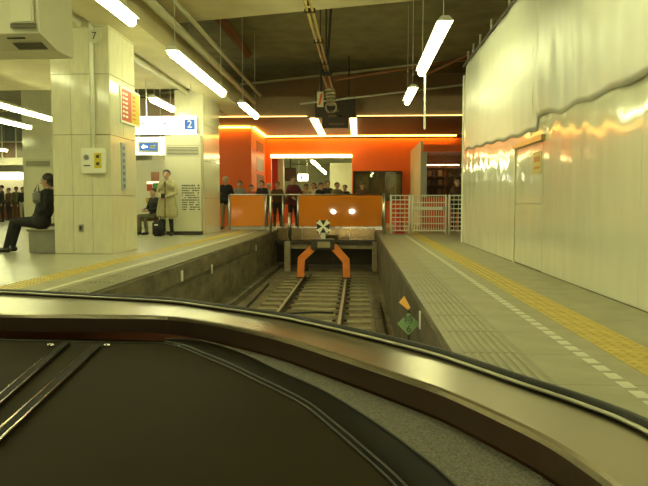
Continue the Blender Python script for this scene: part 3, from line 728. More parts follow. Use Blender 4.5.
# ================================================================== CONCOURSE BARRIER
gy = 19.75
def pxX(px, y): return P(px, 200, y=y).x
zt = P(320, 194.5, y=gy).z; zbm = P(320, 226, y=gy).z
t = thing('concourse_barrier', (-1.5, gy, 0), 'orange panelled barrier with steel posts across the end of the track', 'barrier')
xs = [pxX(p, gy) for p in (229.5, 265.5, 283, 298, 383)]
for i, (x0, x1) in enumerate(zip(xs[:-1], xs[1:])):
    glass = i in (1, 2)
    zz = zbm
    MB().bbox(x0 + .03, x1 - .03, gy - .012, gy + .012, zz, zt - .03, .004).build('glass_panel' if glass else 'orange_panel', M_glass if glass else M_orpanel, t)
for x in xs:
    MB().tube([(x, gy, 0), (x, gy, zt)], .035, 10).build('post', M_steel, t, True)
MB().tube([(xs[0], gy, zt), (xs[-1], gy, zt)], .022, 8).build('top_rail', M_steel, t, True)
MB().bbox(xs[0], xs[-1], gy - .03, gy + .03, .02, zbm - .02, .005).build('kick_plate', M_steel, t)
MB().tube([P(270.5, 196, y=18.3), P(270.5, 232, y=18.3)], .04, 10).build('end_post', M_steel, t, True)
MB().tube([P(289.5, 213, y=gy - .25), P(289.5, 240, y=gy - .25)], .05, 10).build('short_post', M_steel, t, True)
# stainless face below the barrier
t = thing('stainless_facing', (-1, gy - .1, -.3), 'polished stainless steel facing panels at the end of the pit', 'panel')
x = XL + .02; xsn = [XL + .02, -1.75, -1.0, -.25, XR - .02]
for x0, x1 in zip(xsn[:-1], xsn[1:]):
    MB().bbox(x0 + .005, x1 - .005, gy - .14, gy - .09, P(330, 240, y=gy - .14).z, .08, .008).build('steel_panel', mat('bronze_steel', (.34, .25, .11), .22, 1.0), t)

# right corner post + gates
gyy = 17.55
def mesh_gate(pa, pb, label, hb, vb, mid=False):
    x0 = pxX(pa, gyy); x1 = pxX(pb, gyy); ztop = P(400, 195.5, y=gyy).z
    t = thing('mesh_gate', ((x0 + x1) / 2, gyy, 0), label, 'gate', 'white mesh gates')
    for x in (x0, x1): MB().tube([(x, gyy, 0), (x, gyy, ztop + .02)], .03, 8).build('post', M_gate, t, True)
    MB().bar((x0, gyy, ztop), (x1, gyy, ztop), .03).build('top_bar', M_gate, t); MB().bar((x0, gyy, .1), (x1, gyy, .1), .03).build('bottom_bar', M_gate, t)
    for k in range(hb):
        z = .1 + (ztop - .1) * (k + 1) / (hb + 1); MB().tube([(x0, gyy, z), (x1, gyy, z)], .014, 6).build('horizontal_wire', M_gate, t)
    for k in range(vb):
        x = x0 + (x1 - x0) * (k + 1) / (vb + 1); MB().tube([(x, gyy, .1), (x, gyy, ztop)], .008, 6).build('vertical_wire', M_gate, t)
    if mid:
        z = P(430, 208, y=gyy).z; MB().box(x0, x1, gyy - .015, gyy + .015, z - .035, z + .035).build('mid_plate', M_gate, t)
        MB().bbox(x1 - .1, x1 - .02, gyy - .05, gyy + .03, z - .07, z + .05, .01).build('latch', M_steel, t)
mesh_gate(391, 409.5, 'white wire mesh gate nearest the track, with a red cone behind', 7, 3)
mesh_gate(412.5, 446, 'wide white mesh gate with a flat mid plate', 4, 13, True)
mesh_gate(449.5, 472, 'white mesh gate partly hidden behind the hoarding end', 7, 4)
tag(MB().tube([P(384.5, 193, y=17.3), (P(384.5, 193, y=17.3).x, 17.3, 0)], .05, 12).build('corner_post', M_steel, None, True), 'steel corner post at the end of the right platform edge', 'post')
q = P(399.5, 234, z=0); q.y = 17.95; q.x = pxX(399.5, 17.95)
t = thing('traffic_cone', (q.x, q.y, 0), 'red cone standing behind the white mesh gate', 'cone')
MB().lathe((q.x, q.y, .03), [(.13, 0), (.11, .1), (.06, .6), (.035, .68), (.03, .69)], 16).build('cone_body', M_red, t, True)
MB().bbox(q.x - .17, q.x + .17, q.y - .17, q.y + .17, 0, .035, .01).build('base', M_red, t)

# kiosk at the right of the orange wall
ky = 22.6
kx = P(423, 150, y=ky).x
t = thing('kiosk', (kx + .8, ky, 0), 'orange fronted kiosk with a dark glazed window behind the gates', 'kiosk')
MB().bbox(kx - .08, kx, ky, 27, 0, P(423, 140.5, y=ky).z, .01).build('side_panel', M_cream, t)
zL1 = P(440, 145, y=ky).z; zL0 = P(440, 152, y=ky).z
MB().bbox(kx, kx + 2.6, ky - .15, ky + .3, zL0, zL1, .01).build('lintel', M_orange, t)
wx0 = P(427, 160, y=ky).x; wx1 = P(464, 160, y=ky).x; wz0 = P(440, 197, y=ky).z; wz1 = P(440, 154, y=ky).z
MB().box(kx, kx + 2.6, ky, ky + .08, 0, wz0).build('lower_panel', M_orange, t)
MB().box(kx, wx0, ky, ky + .08, wz0, zL0).build('jamb', M_steel, t)
MB().box(wx1, kx + 2.6, ky, ky + .08, wz0, zL0).build('jamb', M_brown, t)
MB().box(kx, kx + 2.6, ky + 1.6, ky + 1.7, 0, zL0).build('back_panel', M_brown, t)
MB().box(kx, kx + 2.6, ky + .3, ky + 1.7, zL0 - .02, zL0 + .05).build('kiosk_roof', M_brown, t)
for k in range(4):
    z = wz0 + .1 + k * .33; MB().box(kx + .02, kx + 2.5, ky + 1.2, ky + 1.6, z, z + .03).build('shelf', M_brown, t)
    for j in range(9):
        if random.random() < .75:
            x = kx + .1 + j * .2; hh = random.uniform(.08, .22)
            MB().bbox(x, x + random.uniform(.08, .16), ky + 1.25, ky + 1.4, z + .03, z + .03 + hh, .01).build('shelf_item', mat('item%d' % (j % 4), ((.35, .08, .03), (.25, .16, .06), (.12, .07, .04), (.4, .28, .12))[j % 4], .5), t)
zz = P(440, 165, y=ky + 1.1).z
MB().box(wx0, wx1, ky + 1.05, ky + 1.1, zz - .02, zz + .02).build('shelf_light', emat('kiosklight', (1, .6, .3), 9), t)
MB().box(wx0, wx1, ky + .03, ky + .04, wz0, wz1).build('window_pane', M_glass, t)
MB().box((wx0 + wx1) / 2 - .015, (wx0 + wx1) / 2 + .015, ky + .01, ky + .06, wz0, wz1).build('mullion', M_brown, t)

# ================================================================== HOARDING AND SHEETS
HX = 2.265
b = MB(); b.box(HX + .02, HX + .10, 1.0, 13.85, 0, 3.4)
t = tag(b.build('hoarding', M_rod), 'white glossy panelled construction hoarding along the right platform', 'hoarding')
yj = [1.0, 2.2, 3.4, 4.6, 5.8, 7.0, 8.1, 9.0, 10.18, 10.20 + .95, 12.3, 13.2, 14.1]
ydoor = (P(543, 200, x=HX).y, P(515.5, 200, x=HX).y)
segs = []
ys = [1.0, 2.4, 3.8, 5.2, 6.6, ydoor[0]]
for y0, y1 in zip(ys[:-1], ys[1:]): segs.append((y0, y1))
ys = [ydoor[1], 11.6, 12.8, 13.85]
for y0, y1 in zip(ys[:-1], ys[1:]): segs.append((y0, y1))
for y0, y1 in segs:
    MB().box(HX, HX + .018, y0 + .0015, y1 - .0015, 0.01, 3.4).build('panel', M_hoard, t)
zdt = P(530, 145, x=HX).z
dz = P(530, 204, x=HX).z
MB().box(HX, HX + .018, ydoor[0], ydoor[1], zdt + .06, 3.4).build('panel', M_hoard, t)
dr = MB().bbox(HX - .003, HX + .018, ydoor[0] + .008, ydoor[1] - .008, .02, dz - .006, .003).build('door_panel', M_hoard, t)
MB().bbox(HX - .003, HX + .018, ydoor[0] + .008, ydoor[1] - .008, dz + .006, zdt + .04, .003).build('door_panel', M_hoard, t)
MB().bbox(HX - .02, HX + .01, ydoor[1] - .02, ydoor[1] + .045, 0, zdt + .05, .004).build('door_jamb', M_cream, t)
MB().bbox(HX - .05, HX + .01, ydoor[0] - .05, ydoor[1] + .02, zdt, zdt + .07, .006).build('door_track', M_copper, t)
MB().box(HX + .0, HX + .02, 1, 13.85, 0, .012).build('base_channel', M_joint, t)
MB().bbox(HX - .02, HX + .12, 13.85, 13.91, 0, 3.6, .006).build('end_post', M_gate, t)
# poster
u = P(541, 173, x=HX - .01); v = P(533, 153, x=HX - .01)
t = thing('door_notice', (HX - .01, (u.y + v.y) / 2, u.z), 'small yellow and red notice on the hoarding door', 'notice')
MB().box(HX - .012, HX - .004, u.y, v.y, u.z, v.z).build('sheet', mat('notice_yellow', (.60, .50, .16), .5), t)
MB().box(HX - .0135, HX - .012, u.y + .05, v.y - .05, v.z - .13, v.z - .06).build('red_print', mat('print_orange', (.5, .2, .05), .5), t)
MB().box(HX - .0135, HX - .012, u.y + .05, v.y - .08, u.z + .06, u.z + .09).build('red_print', mat('print_orange', (.5, .2, .05), .5), t)
# sheets
def interp(pts, y):
    if y <= pts[0][0]: return pts[0][1]
    for (a, za), (c, zc) in zip(pts[:-1], pts[1:]):
        if y <= c: return za + (zc - za) * (y - a) / (c - a)
    return pts[-1][1]
ZT = 3.74
def sheet(name, y0, y1, hem, xo, seed, label, amp, nseg):
    rng = random.Random(seed); ph = [rng.uniform(0, 6.3) for _ in range(6)]
    rows = []; nz = 26
    for j in range(nz + 1):
        v = j / nz; r = []
        for i in range(nseg + 1):
            u = i / nseg; y = y0 + (y1 - y0) * u
            zb_ = interp(hem, y); z = ZT + (zb_ - ZT) * v + .015 * math.sin(y * 7 + ph[4])
            f_ = amp * (.25 + .75 * v) * (1 - .75 * v ** 4)
            x = HX - xo - f_ * (.5 + .5 * math.sin(y * 5.2 + v * 1.4 + ph[0])) * (.5 + .5 * math.sin(y * 1.9 + ph[1])) - .35 * f_ * (.5 + .5 * math.sin(y * 15 + v * 3 + ph[2])) - .25 * f_ * math.sin(v * 7 + y * 2.6 + ph[3])
            x = min(x, HX - .007)
            yy = y + (.05 * math.sin(v * 5 + ph[5]) if i in (0, nseg) else 0)
            r.append(Vector((x, yy, z)))
        rows.append(r)
    b = MB(); b.strip(rows); o = b.build(name, M_sheet, None, True)
    md = o.modifiers.new('s', 'SOLIDIFY'); md.thickness = .004
    return tag(o, label, 'sheet', 'plastic sheets over the hoarding')
hem1 = sorted([(q.y, q.z) for q in (P(p, yv, x=HX) for p, yv in ((467, 150), (490, 144), (515, 138), (530, 133), (540, 128)))])
hem2 = sorted([(q.y, q.z) for q in (P(p, yv, x=HX) for p, yv in ((537, 116), (548, 114), (560, 113), (575, 106), (590, 100), (610, 92), (648, 76)))])
ys2 = P(536.5, 60, x=HX).y
sheet('plastic_sheet', ys2 - .12, 13.55, hem1, .006, 3, 'flat white plastic sheet at the far end of the hoarding', .02, 120)
sheet('plastic_sheet', 1.0, ys2 + .08, hem2, .008, 5, 'creased white plastic sheet over the near hoarding with a ragged hem', .085, 260)
t = thing('scaffold_rail', (HX, 7.5, ZT), 'dark scaffold pipe along the top of the plastic sheets', 'scaffold rail')
MB().tube([(HX - .03, 1, ZT + .02), (HX - .03, 13.75, ZT + .02)], .025, 8).build('pipe', M_dark, t, True)
for yy in (6.5, 8.2, 9.9, 11.2, 12.2, 12.9, 13.5):
    MB().tube([(HX + .02, yy, 3.3), (HX + .02, yy, ZT + .28)], .02, 8).build('upright', M_rod, t, True)

# ================================================================== PEOPLE
M_hairs = {'black': mat('hair_black', (.018, .014, .011), .5), 'brown': mat('hair_brown', (.06, .03, .015), .5), 'grey': mat('hair_grey', (.45, .43, .36), .6)}
M_skin = mat('skin', (.50, .30, .19), .55)
M_lip = mat('lip', (.32, .12, .09), .5)
M_shoe = mat('shoe', (.02, .016, .012), .4)
def cmat(c): return mat('cloth_%d_%d_%d' % tuple(int(v * 1000) for v in c), c, .85, noise=.15, nscale=14)

def person(name, loc, rz, label, top, legs, hair='black', H=1.68, pose='stand', coat=None, shirt=None, arms=None, vox=.013, hairlen=0, lean=0.0, group=None, shoes=M_shoe, fat=1.0, cat='person', bald=False):
    """front is local -Y. Builds one continuous body by voxel-remeshing tapered limbs."""
    s = H / 1.70
    prim = []   # (a, b, ra, rb, flat_y, mat)
    def cap(a, b, ra, rb, m, fy=1.0): prim.append((Vector(a), Vector(b), ra, rb, fy, m))
    if pose == 'stand':
        hipz = .92; hip = Vector((0, 0, hipz)); chest = Vector((0, -.01 + lean * .2, 1.28)); nk = Vector((0, 0 + lean * .3, 1.43)); hd = Vector((0, -.025 + lean * .4, 1.575))
        legj = [((-.09, 0, .90), (-.10, -.02, .50), (-.11, .03, .09)), ((.09, 0, .90), (.10, -.02, .50), (.12, .0, .09))]
    else:
        hipz = .50; hip = Vector((0, .0, .53)); chest = Vector((0, .02 + lean * .38, .90)); nk = Vector((0, .02 + lean * .52, 1.05)); hd = Vector((0, -.02 + lean * .60, 1.19))
        legj = [((-.09, -.02, .51), (-.12, -.44, .52), (-.12, -.44 + (-.12 if pose == 'sit_out' else 0), .09)), ((.09, -.02, .51), (.11, -.42, .52), (.10, -.40 + (-.16 if pose == 'sit_out' else .04), .09))]
    sh = nk + Vector((0, .01, -.055))
    # torso
    cap(hip + Vector((-.07, 0, 0)), hip + Vector((.07, 0, 0)), .125 * fat, .125 * fat, 2, .85)
    wst = hip.lerp(chest, .45)
    cap(wst + Vector((-.05, 0, 0)), wst + Vector((.05, 0, 0)), .125 * fat, .125 * fat, 1, .85)
    cap(hip + Vector((0, 0, .06)), chest, .14 * fat, .15 * fat, 1, .8)
    cap(chest + Vector((-.08, 0, 0)), chest + Vector((.08, 0, 0)), .135 * fat, .135 * fat, 1, .85)
    cap(chest, sh, .14 * fat, .09, 1, .8)
    cap(sh + Vector((-.13, 0, 0)), sh + Vector((.13, 0, 0)), .075, .075, 1)
    cap(sh, hd + Vector((0, .02, -.05)), .058, .052, 0)
    # head
    cap(hd + Vector((0, .012, .03)), hd + Vector((0, .012, .035)), .094, .094, 0)
    cap(hd + Vector((0, -.02, .0)), hd + Vector((0, -.035, -.065)), .075, .048, 0)
    cap(hd + Vector((0, -.085, .0)), hd + Vector((0, -.108, -.03)), .012, .017, 0)
    for sx in (-1, 1): cap(hd + Vector((sx * .09, .015, .015)), hd + Vector((sx * .092, .015, -.025)), .016, .013, 0)
    # legs
    for (h0, kn, an) in legj:
        cap(h0, kn, .095 * fat, .065, 2); cap(kn, Vector(an) + Vector((0, 0, .02)), .065, .048, 2)
        an = Vector(an); cap((an.x, an.y + .03, .05), (an.x * 1.15, an.y - .15, .038), .046, .040, 3)
    # arms
    if arms is None: arms = [((-.245, .02, -.28), (-.25, -.07, -.52)), ((.245, .02, -.28), (.25, -.07, -.52))]
    for i, (el, ha) in enumerate(arms):
        sx = (-1, 1)[i]; s0 = sh + Vector((sx * .165, 0, -.01)); e = sh + Vector(el); hnd = sh + Vector(ha)
        cap(s0, e, .058, .046, 1); cap(e, hnd, .046, .034, 1)
        dd = (hnd - e).normalized(); side = dd.cross(Vector((0, 1, .2))).normalized(); pn = side.cross(dd)
        cap(hnd, hnd + dd * .075, .032, .034, 0)
        for fi, (off, ln) in enumerate(((-.028, .065), (-.010, .078), (.010, .072), (.027, .055))):
            r0 = hnd + dd * .085 + side * off; k1 = r0 + dd * ln * .55 + pn * .008; k2 = k1 + dd * ln * .35 + pn * .03
            cap(r0, k1, .0095, .009, 0); cap(k1, k2, .009, .008, 0)
        th = hnd + dd * .03 + side * (-.03 * sx); cap(th, th + dd * .05 + side * (-.03 * sx), .012, .010, 0)
    if coat:  # flared coat skirt
        if pose == 'stand':
            for sx in (-.06, .06): cap((sx, 0, 1.05), (sx * 2.0, 0, coat), .145, .17, 1, .85)
            cap((0, 0, 1.0), (0, 0, coat), .15, .18, 1, .9)
    b = MB()
    for (a, c, ra, rb, fy, m) in prim:
        # rounded tapered capsule
        pts = []; rs = []
        d = (c - a); ln = d.length; d = d / ln if ln > 1e-6 else Vector((0, 0, 1))
        for k in range(5): an = math.pi / 2 * k / 4; pts.append(a - d * ra * math.cos(an)); rs.append(max(.0015, ra * math.sin(an)))
        for k in range(5): an = math.pi / 2 * (k / 4); pts.append(c + d * rb * math.sin(an)); rs.append(max(.0015, rb * math.cos(an)))
        if ln < 1e-6: continue
        o0_ = len(b.v); b.tube(pts, rs, 12)
        if fy != 1.0:
            for i in range(o0_, len(b.v)):
                v = Vector(b.v[i]); tt = max(0, min(1, (v - a).dot(c - a) / (ln * ln))); cy = a.y + (c.y - a.y) * tt
                b.v[i] = (v.x, cy + (v.y - cy) * fy, v.z)
        if coat and m == 1 and abs(c.z - coat) < 1e-6:      # straight hem
            for i in range(o0_, len(b.v)):
                if b.v[i][2] < coat - .10: b.v[i] = (b.v[i][0], b.v[i][1], coat - .10)
    me = b.mesh('body_src', M_skin)
    src = bpy.data.objects.new('body_src', me); COL.objects.link(src)
    md = src.modifiers.new('r', 'REMESH'); md.mode = 'VOXEL'; md.voxel_size = vox; md.use_smooth_shade = True
    ms = src.modifiers.new('sm', 'SMOOTH'); ms.factor = .4; ms.iterations = 2
    dg = bpy.context.evaluated_depsgraph_get(); bm_ = bpy.data.meshes.new_from_object(src.evaluated_get(dg)); bpy.data.objects.remove(src)
    # material by nearest limb
    n = len(bm_.polygons); cen = np.empty(n * 3); bm_.polygons.foreach_get('center', cen); cen = cen.reshape(-1, 3)
    best = np.full(n, 1e9); mi = np.zeros(n, int)
    for (a, c, ra, rb, fy, m) in prim:
        A_ = np.array(a); D_ = np.array(c) - A_; tt = np.clip(((cen - A_) @ D_) / (D_ @ D_ + 1e-12), 0, 1)
        q_ = A_ + tt[:, None] * D_; df = cen - q_; df[:, 1] /= fy
        ds = np.linalg.norm(df, axis=1) - (ra + (rb - ra) * tt)
        k = ds < best; best[k] = ds[k]; mi[k] = m
    if coat: mi[(cen[:, 2] > coat - .05) & (cen[:, 2] < .96) & (mi == 2)] = 1
    bm_.materials.clear()
    for m in (M_skin, top, legs, shoes): bm_.materials.append(m)
    bm_.polygons.foreach_set('material_index', mi.tolist()); bm_.polygons.foreach_set('use_smooth', [True] * n); bm_.update()
    root = bpy.data.objects.new(name, bm_); root.name = name; COL.objects.link(root); root.location = loc; root.rotation_euler = (0, 0, rz); root.scale = (s, s, s)
    tag(root, label, cat, group)
    def kid(nm, mb, m): o = bpy.data.objects.new(nm, mb.mesh(nm, m, smooth=True)); COL.objects.link(o); o.parent = root; return o
    # hair: cap over skull, trimmed off the face
    if True:
        hb = MB(); c0 = hd + Vector((0, .022, .038)); N_, M_ = 20, 14; R_ = (.097, .104, .101)
        rows = []
        for i in range(M_ + 1):
            th_ = math.pi * .5 * (1.25 if hairlen == 0 else 1.35) * i / M_; row = []
            for k in range(N_ + 1):
                a_ = 2 * math.pi * k / N_; fr = max(0, -math.sin(a_))      # 1 at the front (-Y)
                t2 = th_ * (1 - (.45 if not bald else .62) * fr ** .7)
                if bald: t2 = max(t2, .55 * (1 - i / M_) + t2 * .5) if i == 0 else t2
                wob = 1 + .02 * math.sin(a_ * 7 + i)
                row.append(c0 + Vector((R_[0] * wob * math.sin(t2) * math.cos(a_), R_[1] * wob * math.sin(t2) * math.sin(a_), R_[2] * wob * math.cos(t2))))
            rows.append(row)
        if hairlen:
            last = rows[-1]
            for j in (1, 2, 3):
                row = []
                for k, p in enumerate(last):
                    a_ = 2 * math.pi * k / N_; bk = max(0, math.sin(a_) + .35) / 1.35
                    row.append(p + Vector((0, .012 * j * bk, -hairlen * j / 3 * bk)))
                rows.append(row)
        hb.strip(rows); o = kid('hair', hb, M_hairs[hair]); mdd = o.modifiers.new('s', 'SOLIDIFY'); mdd.thickness = .006; mdd.offset = 1
    for sx in (-1, 1):
        eb = MB(); eb.ell(hd + Vector((sx * .034, -.082, .018)), (.013, .008, .008), 8, 6); kid('eye', eb, M_ink)
        eb = MB(); eb.ell(hd + Vector((sx * .034, -.088, .04)), (.02, .006, .005), 8, 6); kid('eyebrow', eb, M_hairs[hair])
    eb = MB(); eb.ell(hd + Vector((0, -.084, -.058)), (.022, .008, .006), 8, 6); kid('mouth', eb, M_lip)
    if shirt:
        sb = MB(); sb.prism([Vector((-.045, -.128, 1.40)), Vector((.045, -.128, 1.40)), Vector((0, -.150, 1.22))], (0, .02, 0)); kid('shirt_front', sb, shirt)
    return root, kid

front_hands = [((-.25, -.02, -.27), (-.06, -.24, -.36)), ((.25, -.02, -.27), (.06, -.24, -.37))]
rail_hands = [((-.26, -.10, -.22), (-.16, -.30, -.33)), ((.26, -.10, -.22), (.16, -.30, -.33))]
DKNAVY = cmat((.018, .018, .02)); DK = cmat((.03, .026, .02)); TRENCH = cmat((.42, .38, .20)); KHAKI = cmat((.28, .24, .12)); MAROON = cmat((.13, .018, .02)); GREYB = cmat((.20, .21, .19)); PINK = cmat((.42, .10, .06)); BROWN = cmat((.12, .06, .03)); WHITEC = cmat((.5, .47, .33)); REDC = cmat((.32, .03, .02)); TAN = cmat((.35, .24, .11)); GREENC = cmat((.13, .12, .06))

# trench coat man
q = P(171.5, 235, z=0)
man, kid = person('person', (q.x, 16.35, 0), -.05, 'standing man in a beige trench coat and black trousers holding a phone', TRENCH, DKNAVY, 'black', 1.72, coat=.58, arms=front_hands, vox=.011, shirt=mat('shirt_dark', (.06, .05, .04), .8))
sb = MB(); sb.prism([Vector((-.007, -.155, 1.2)), Vector((.007, -.155, 1.2)), Vector((.010, -.172, .50)), Vector((-.010, -.172, .50))], (0, .05, 0)); kid('coat_opening', sb, BROWN)
for sx in (-1, 1):
    sb = MB(); sb.prism([Vector((sx * .03, -.135, 1.42)), Vector((sx * .10, -.10, 1.40)), Vector((sx * .085, -.145, 1.29)), Vector((sx * .02, -.155, 1.24))], (0, .012, 0)); kid('lapel', sb, TRENCH)
t = tag(MB().bbox(q.x - .05, q.x + .05, 16.0, 16.015, .98, 1.1, .004).build('phone', M_black), 'small dark phone held by the trench coat man', 'phone')
t = thing('shoulder_bag', (q.x - .17, 16.1, 0), 'black bag standing on the floor at the feet of the trench coat man', 'bag')
MB().bbox(q.x - .31, q.x - .05, 16.02, 16.17, 0, .40, .04).build('bag_body', DKNAVY, t, True)
MB().tube([(q.x - .27, 16.1, .38), (q.x - .25, 16.1, .52), (q.x - .11, 16.1, .52), (q.x - .09, 16.1, .38)], .012, 8).build('strap', M_black, t, True)
MB().box(q.x - .24, q.x - .15, 16.015, 16.022, .28, .31).build('tag', M_gate, t)
# bench + seated dark person left of him
bx = P(151, 222, y=16.9).x
t = thing('bench', (bx, 17.0, 0), 'dark low bench beside the trench coat man', 'bench')
MB().bbox(bx - .5, bx + .5, 16.95, 17.3, .36, .41, .01).build('seat', M_brown, t)
for sx in (-.42, .42): MB().bbox(bx + sx - .03, bx + sx + .03, 16.97, 17.28, 0, .36, .008).build('leg', M_dark, t)
person('person', (bx + .02, 17.1, 0), -.55, 'person in dark clothes sitting on the bench beside the trench coat man', DKNAVY, GREENC, 'brown', 1.62, 'sit', arms=[((-.24, -.06, -.25), (-.10, -.32, -.30)), ((.24, -.06, -.25), (.10, -.32, -.30))])
# seated woman by the tiled column
wx = P(43.5, 254, y=10.75).x
bA = P(29, 254, y=10.5).x
t = thing('bench', (bA + .2, 10.8, 0), 'grey box bench against the tiled column under the seated woman', 'bench')
MB().bbox(bA, c1x0 - .02, 10.5, 11.2, .0, .37, .012).build('box_base', mat('bench_grey', (.27, .27, .22), .5, noise=.15), t)
MB().bbox(bA - .02, c1x0 - .01, 10.47, 11.22, .37, .41, .01).build('seat', mat('bench_seat', (.22, .2, .14), .5), t)
for k in range(3):
    z = .50 + k * .14; MB().bbox(c1x0 - .055, c1x0 - .02, 10.5, 11.2, z, z + .10, .008).build('back_slat', mat('slat_wood', (.55, .36, .13), .5), t)
for yy in (10.6, 11.1): MB().bar((c1x0 - .02, yy, .40), (c1x0 - .02, yy, .92), .02).build('back_post', M_dark, t)
wo_, kid = person('person', (wx, 10.72, 0), -math.pi / 2 + .05, 'woman in black sitting on the bench beside the tiled column, legs stretched out', DKNAVY, DKNAVY, 'black', 1.76, 'sit_out', arms=[((-.22, -.02, -.27), (-.08, -.20, -.34)), ((.22, -.02, -.27), (.05, -.24, -.38))], vox=.011, hairlen=.10, lean=.22, fat=1.18)
t = thing('hand_bag', (wx + .06, 10.43, .84), 'grey bag hanging at the side of the seated woman', 'bag')
MB().bbox(wx + .0, wx + .13, 10.40, 10.47, .84, 1.06, .03).build('bag_body', GREYB, t, True)
MB().tube([(wx + .03, 10.44, 1.05), (wx + .07, 10.50, 1.2), (wx + .11, 10.44, 1.05)], .012, 8).build('strap', M_black, t, True)
# white haired man by column 2
q = P(224, 229.5, z=0)
person('person', (q.x, 20.6, 0), .1, 'white haired man in a dark coat and khaki trousers beside the barrier', DKNAVY, KHAKI, 'grey', 1.72, coat=.97, vox=.012)
# crowd behind the barrier
crowd = [
 (240, 21.3, 1.60, GREYB, DK, 'black', 0, 'dark haired person in grey behind the left orange panel'),
 (251.5, 22.3, 1.50, PINK, DK, 'brown', .06, 'person in a pink red top behind the left orange panel'),
 (262, 20.8, 1.60, DKNAVY, DK, 'black', .05, 'dark haired person in black beside the barrier post'),
 (268.5, 22.2, 1.55, WHITEC, BROWN, 'grey', 0, 'pale headed person in cream next to the steel post'),
 (277.5, 21.0, 1.56, BROWN, DK, 'brown', 0, 'person in a brown jacket left of the maroon jacket man'),
 (306, 22.2, 1.52, TAN, DK, 'brown', .1, 'person in tan just right of the maroon jacket man'),
 (314, 23.0, 1.60, WHITEC, DK, 'brown', .1, 'person in cream under the hanging white sign'),
 (321, 22.0, 1.56, DKNAVY, DK, 'black', 0, 'person in black under the hall tube lights'),
 (327.5, 23.2, 1.66, DK, DK, 'black', 0, 'taller dark haired person behind the cross sign'),
 (337, 22.4, 1.58, GREENC, DK, 'black', 0, 'person in olive left of the display case'),
 (345, 23.4, 1.52, DKNAVY, DK, 'black', 0, 'person in dark blue near the right end of the opening'),
 (362, 22.8, 1.58, BROWN, DK, 'brown', .08, 'brown haired person in front of the display case'),
]
for i, (px, yy, H, tp, lg, hr, hl, lab) in enumerate(crowd):
    person('person', (P(px, 200, y=yy).x, yy, 0), random.uniform(-.5, .5), lab, tp, lg, hr, H, vox=.016, hairlen=hl, arms=rail_hands if i % 2 else None, group='onlookers behind the barrier')
person('person', (P(293, 200, y=20.15).x, 20.2, 0), .5, 'man in a maroon jacket and dark trousers leaning at the clear barrier panel', MAROON, DKNAVY, 'brown', 1.70, coat=.92, arms=rail_hands, vox=.013, fat=1.15)
person('person', (P(457, 200, y=19.2).x, 19.2, 0), .3, 'person in dark red clothes behind the right mesh gate', BROWN, DKNAVY, 'black', 1.60, vox=.016)
for px, yy, H, tp, lg, hr, lab in ((2, 28, 1.66, DK, DKNAVY, 'black', 'dark dressed person cut by the left edge in the far hall'), (16.5, 29, 1.62, GREENC, BROWN, 'black', 'middle person of the small crowd in the left hall'), (23, 28.3, 1.58, DKNAVY, WHITEC, 'black', 'person in black top and white trousers in the left hall'), (9, 30.5, 1.6, BROWN, DK, 'brown', 'person in brown by the lit stall in the left hall')):
    person('person', (P(px, 200, y=yy).x, yy, 0), random.uniform(-1, 1), lab, tp, lg, hr, H, vox=.018, group='crowd in the left hall')

# ================================================================== TRAIN CAB
def catmull(pts, n):
    pts = [Vector(p) for p in pts]; out = []
    P_ = [pts[0] * 2 - pts[1]] + pts + [pts[-1] * 2 - pts[-2]]
    L_ = [0]
    for i in range(len(pts) - 1): L_.append(L_[-1] + (pts[i + 1] - pts[i]).length)
    for k in range(n + 1):
        s_ = L_[-1] * k / n; i = max(j for j in range(len(pts)) if L_[j] <= s_ + 1e-9); i = min(i, len(pts) - 2)
        u = (s_ - L_[i]) / max(1e-9, L_[i + 1] - L_[i]); a, b_, c_, d_ = P_[i], P_[i + 1], P_[i + 2], P_[i + 3]
        out.append(.5 * ((2 * b_) + (c_ - a) * u + (2 * a - 5 * b_ + 4 * c_ - d_) * u * u + (3 * b_ - a - 3 * c_ + d_) * u ** 3))
    return out
ZS = .56
glass_px = [(0, 294), (85, 298.5), (165, 303), (212, 309), (275, 318.5), (311, 326), (366, 339), (420, 353), (450, 362), (515, 385), (584, 409), (648, 437)]
inner_px = [(0, 314), (85, 315), (165, 316.5), (212, 322.5), (275, 336), (353, 360.5), (403, 377), (449, 393.5), (534, 433), (587, 466), (640, 505)]
gl = [P(*p, z=ZS) for p in glass_px]; inn = [P(*p, z=ZS) for p in inner_px]
gl_full = [Vector((-2.15, .6, ZS)), Vector((-1.95, 1.45, ZS)), Vector((-1.62, 1.88, ZS)), Vector((-1.4, 2.0, ZS))] + gl + [Vector((.40, .6, ZS)), Vector((.42, .2, ZS)), Vector((.42, -.6, ZS))]
in_full = [Vector((-1.9, .6, ZS)), Vector((-1.72, 1.3, ZS)), Vector((-1.45, 1.62, ZS)), Vector((-1.25, 1.69, ZS))] + inn + [Vector((.345, .35, ZS)), Vector((.36, .0, ZS)), Vector((.36, -.6, ZS))]
cab = thing('train_cab', (-.8, .6, .3), 'dark brown front end of a train cab with bronze windscreen sill and dashboard', 'train')
NS = 150
G = catmull(gl_full, NS); I_ = catmull(in_full, NS)
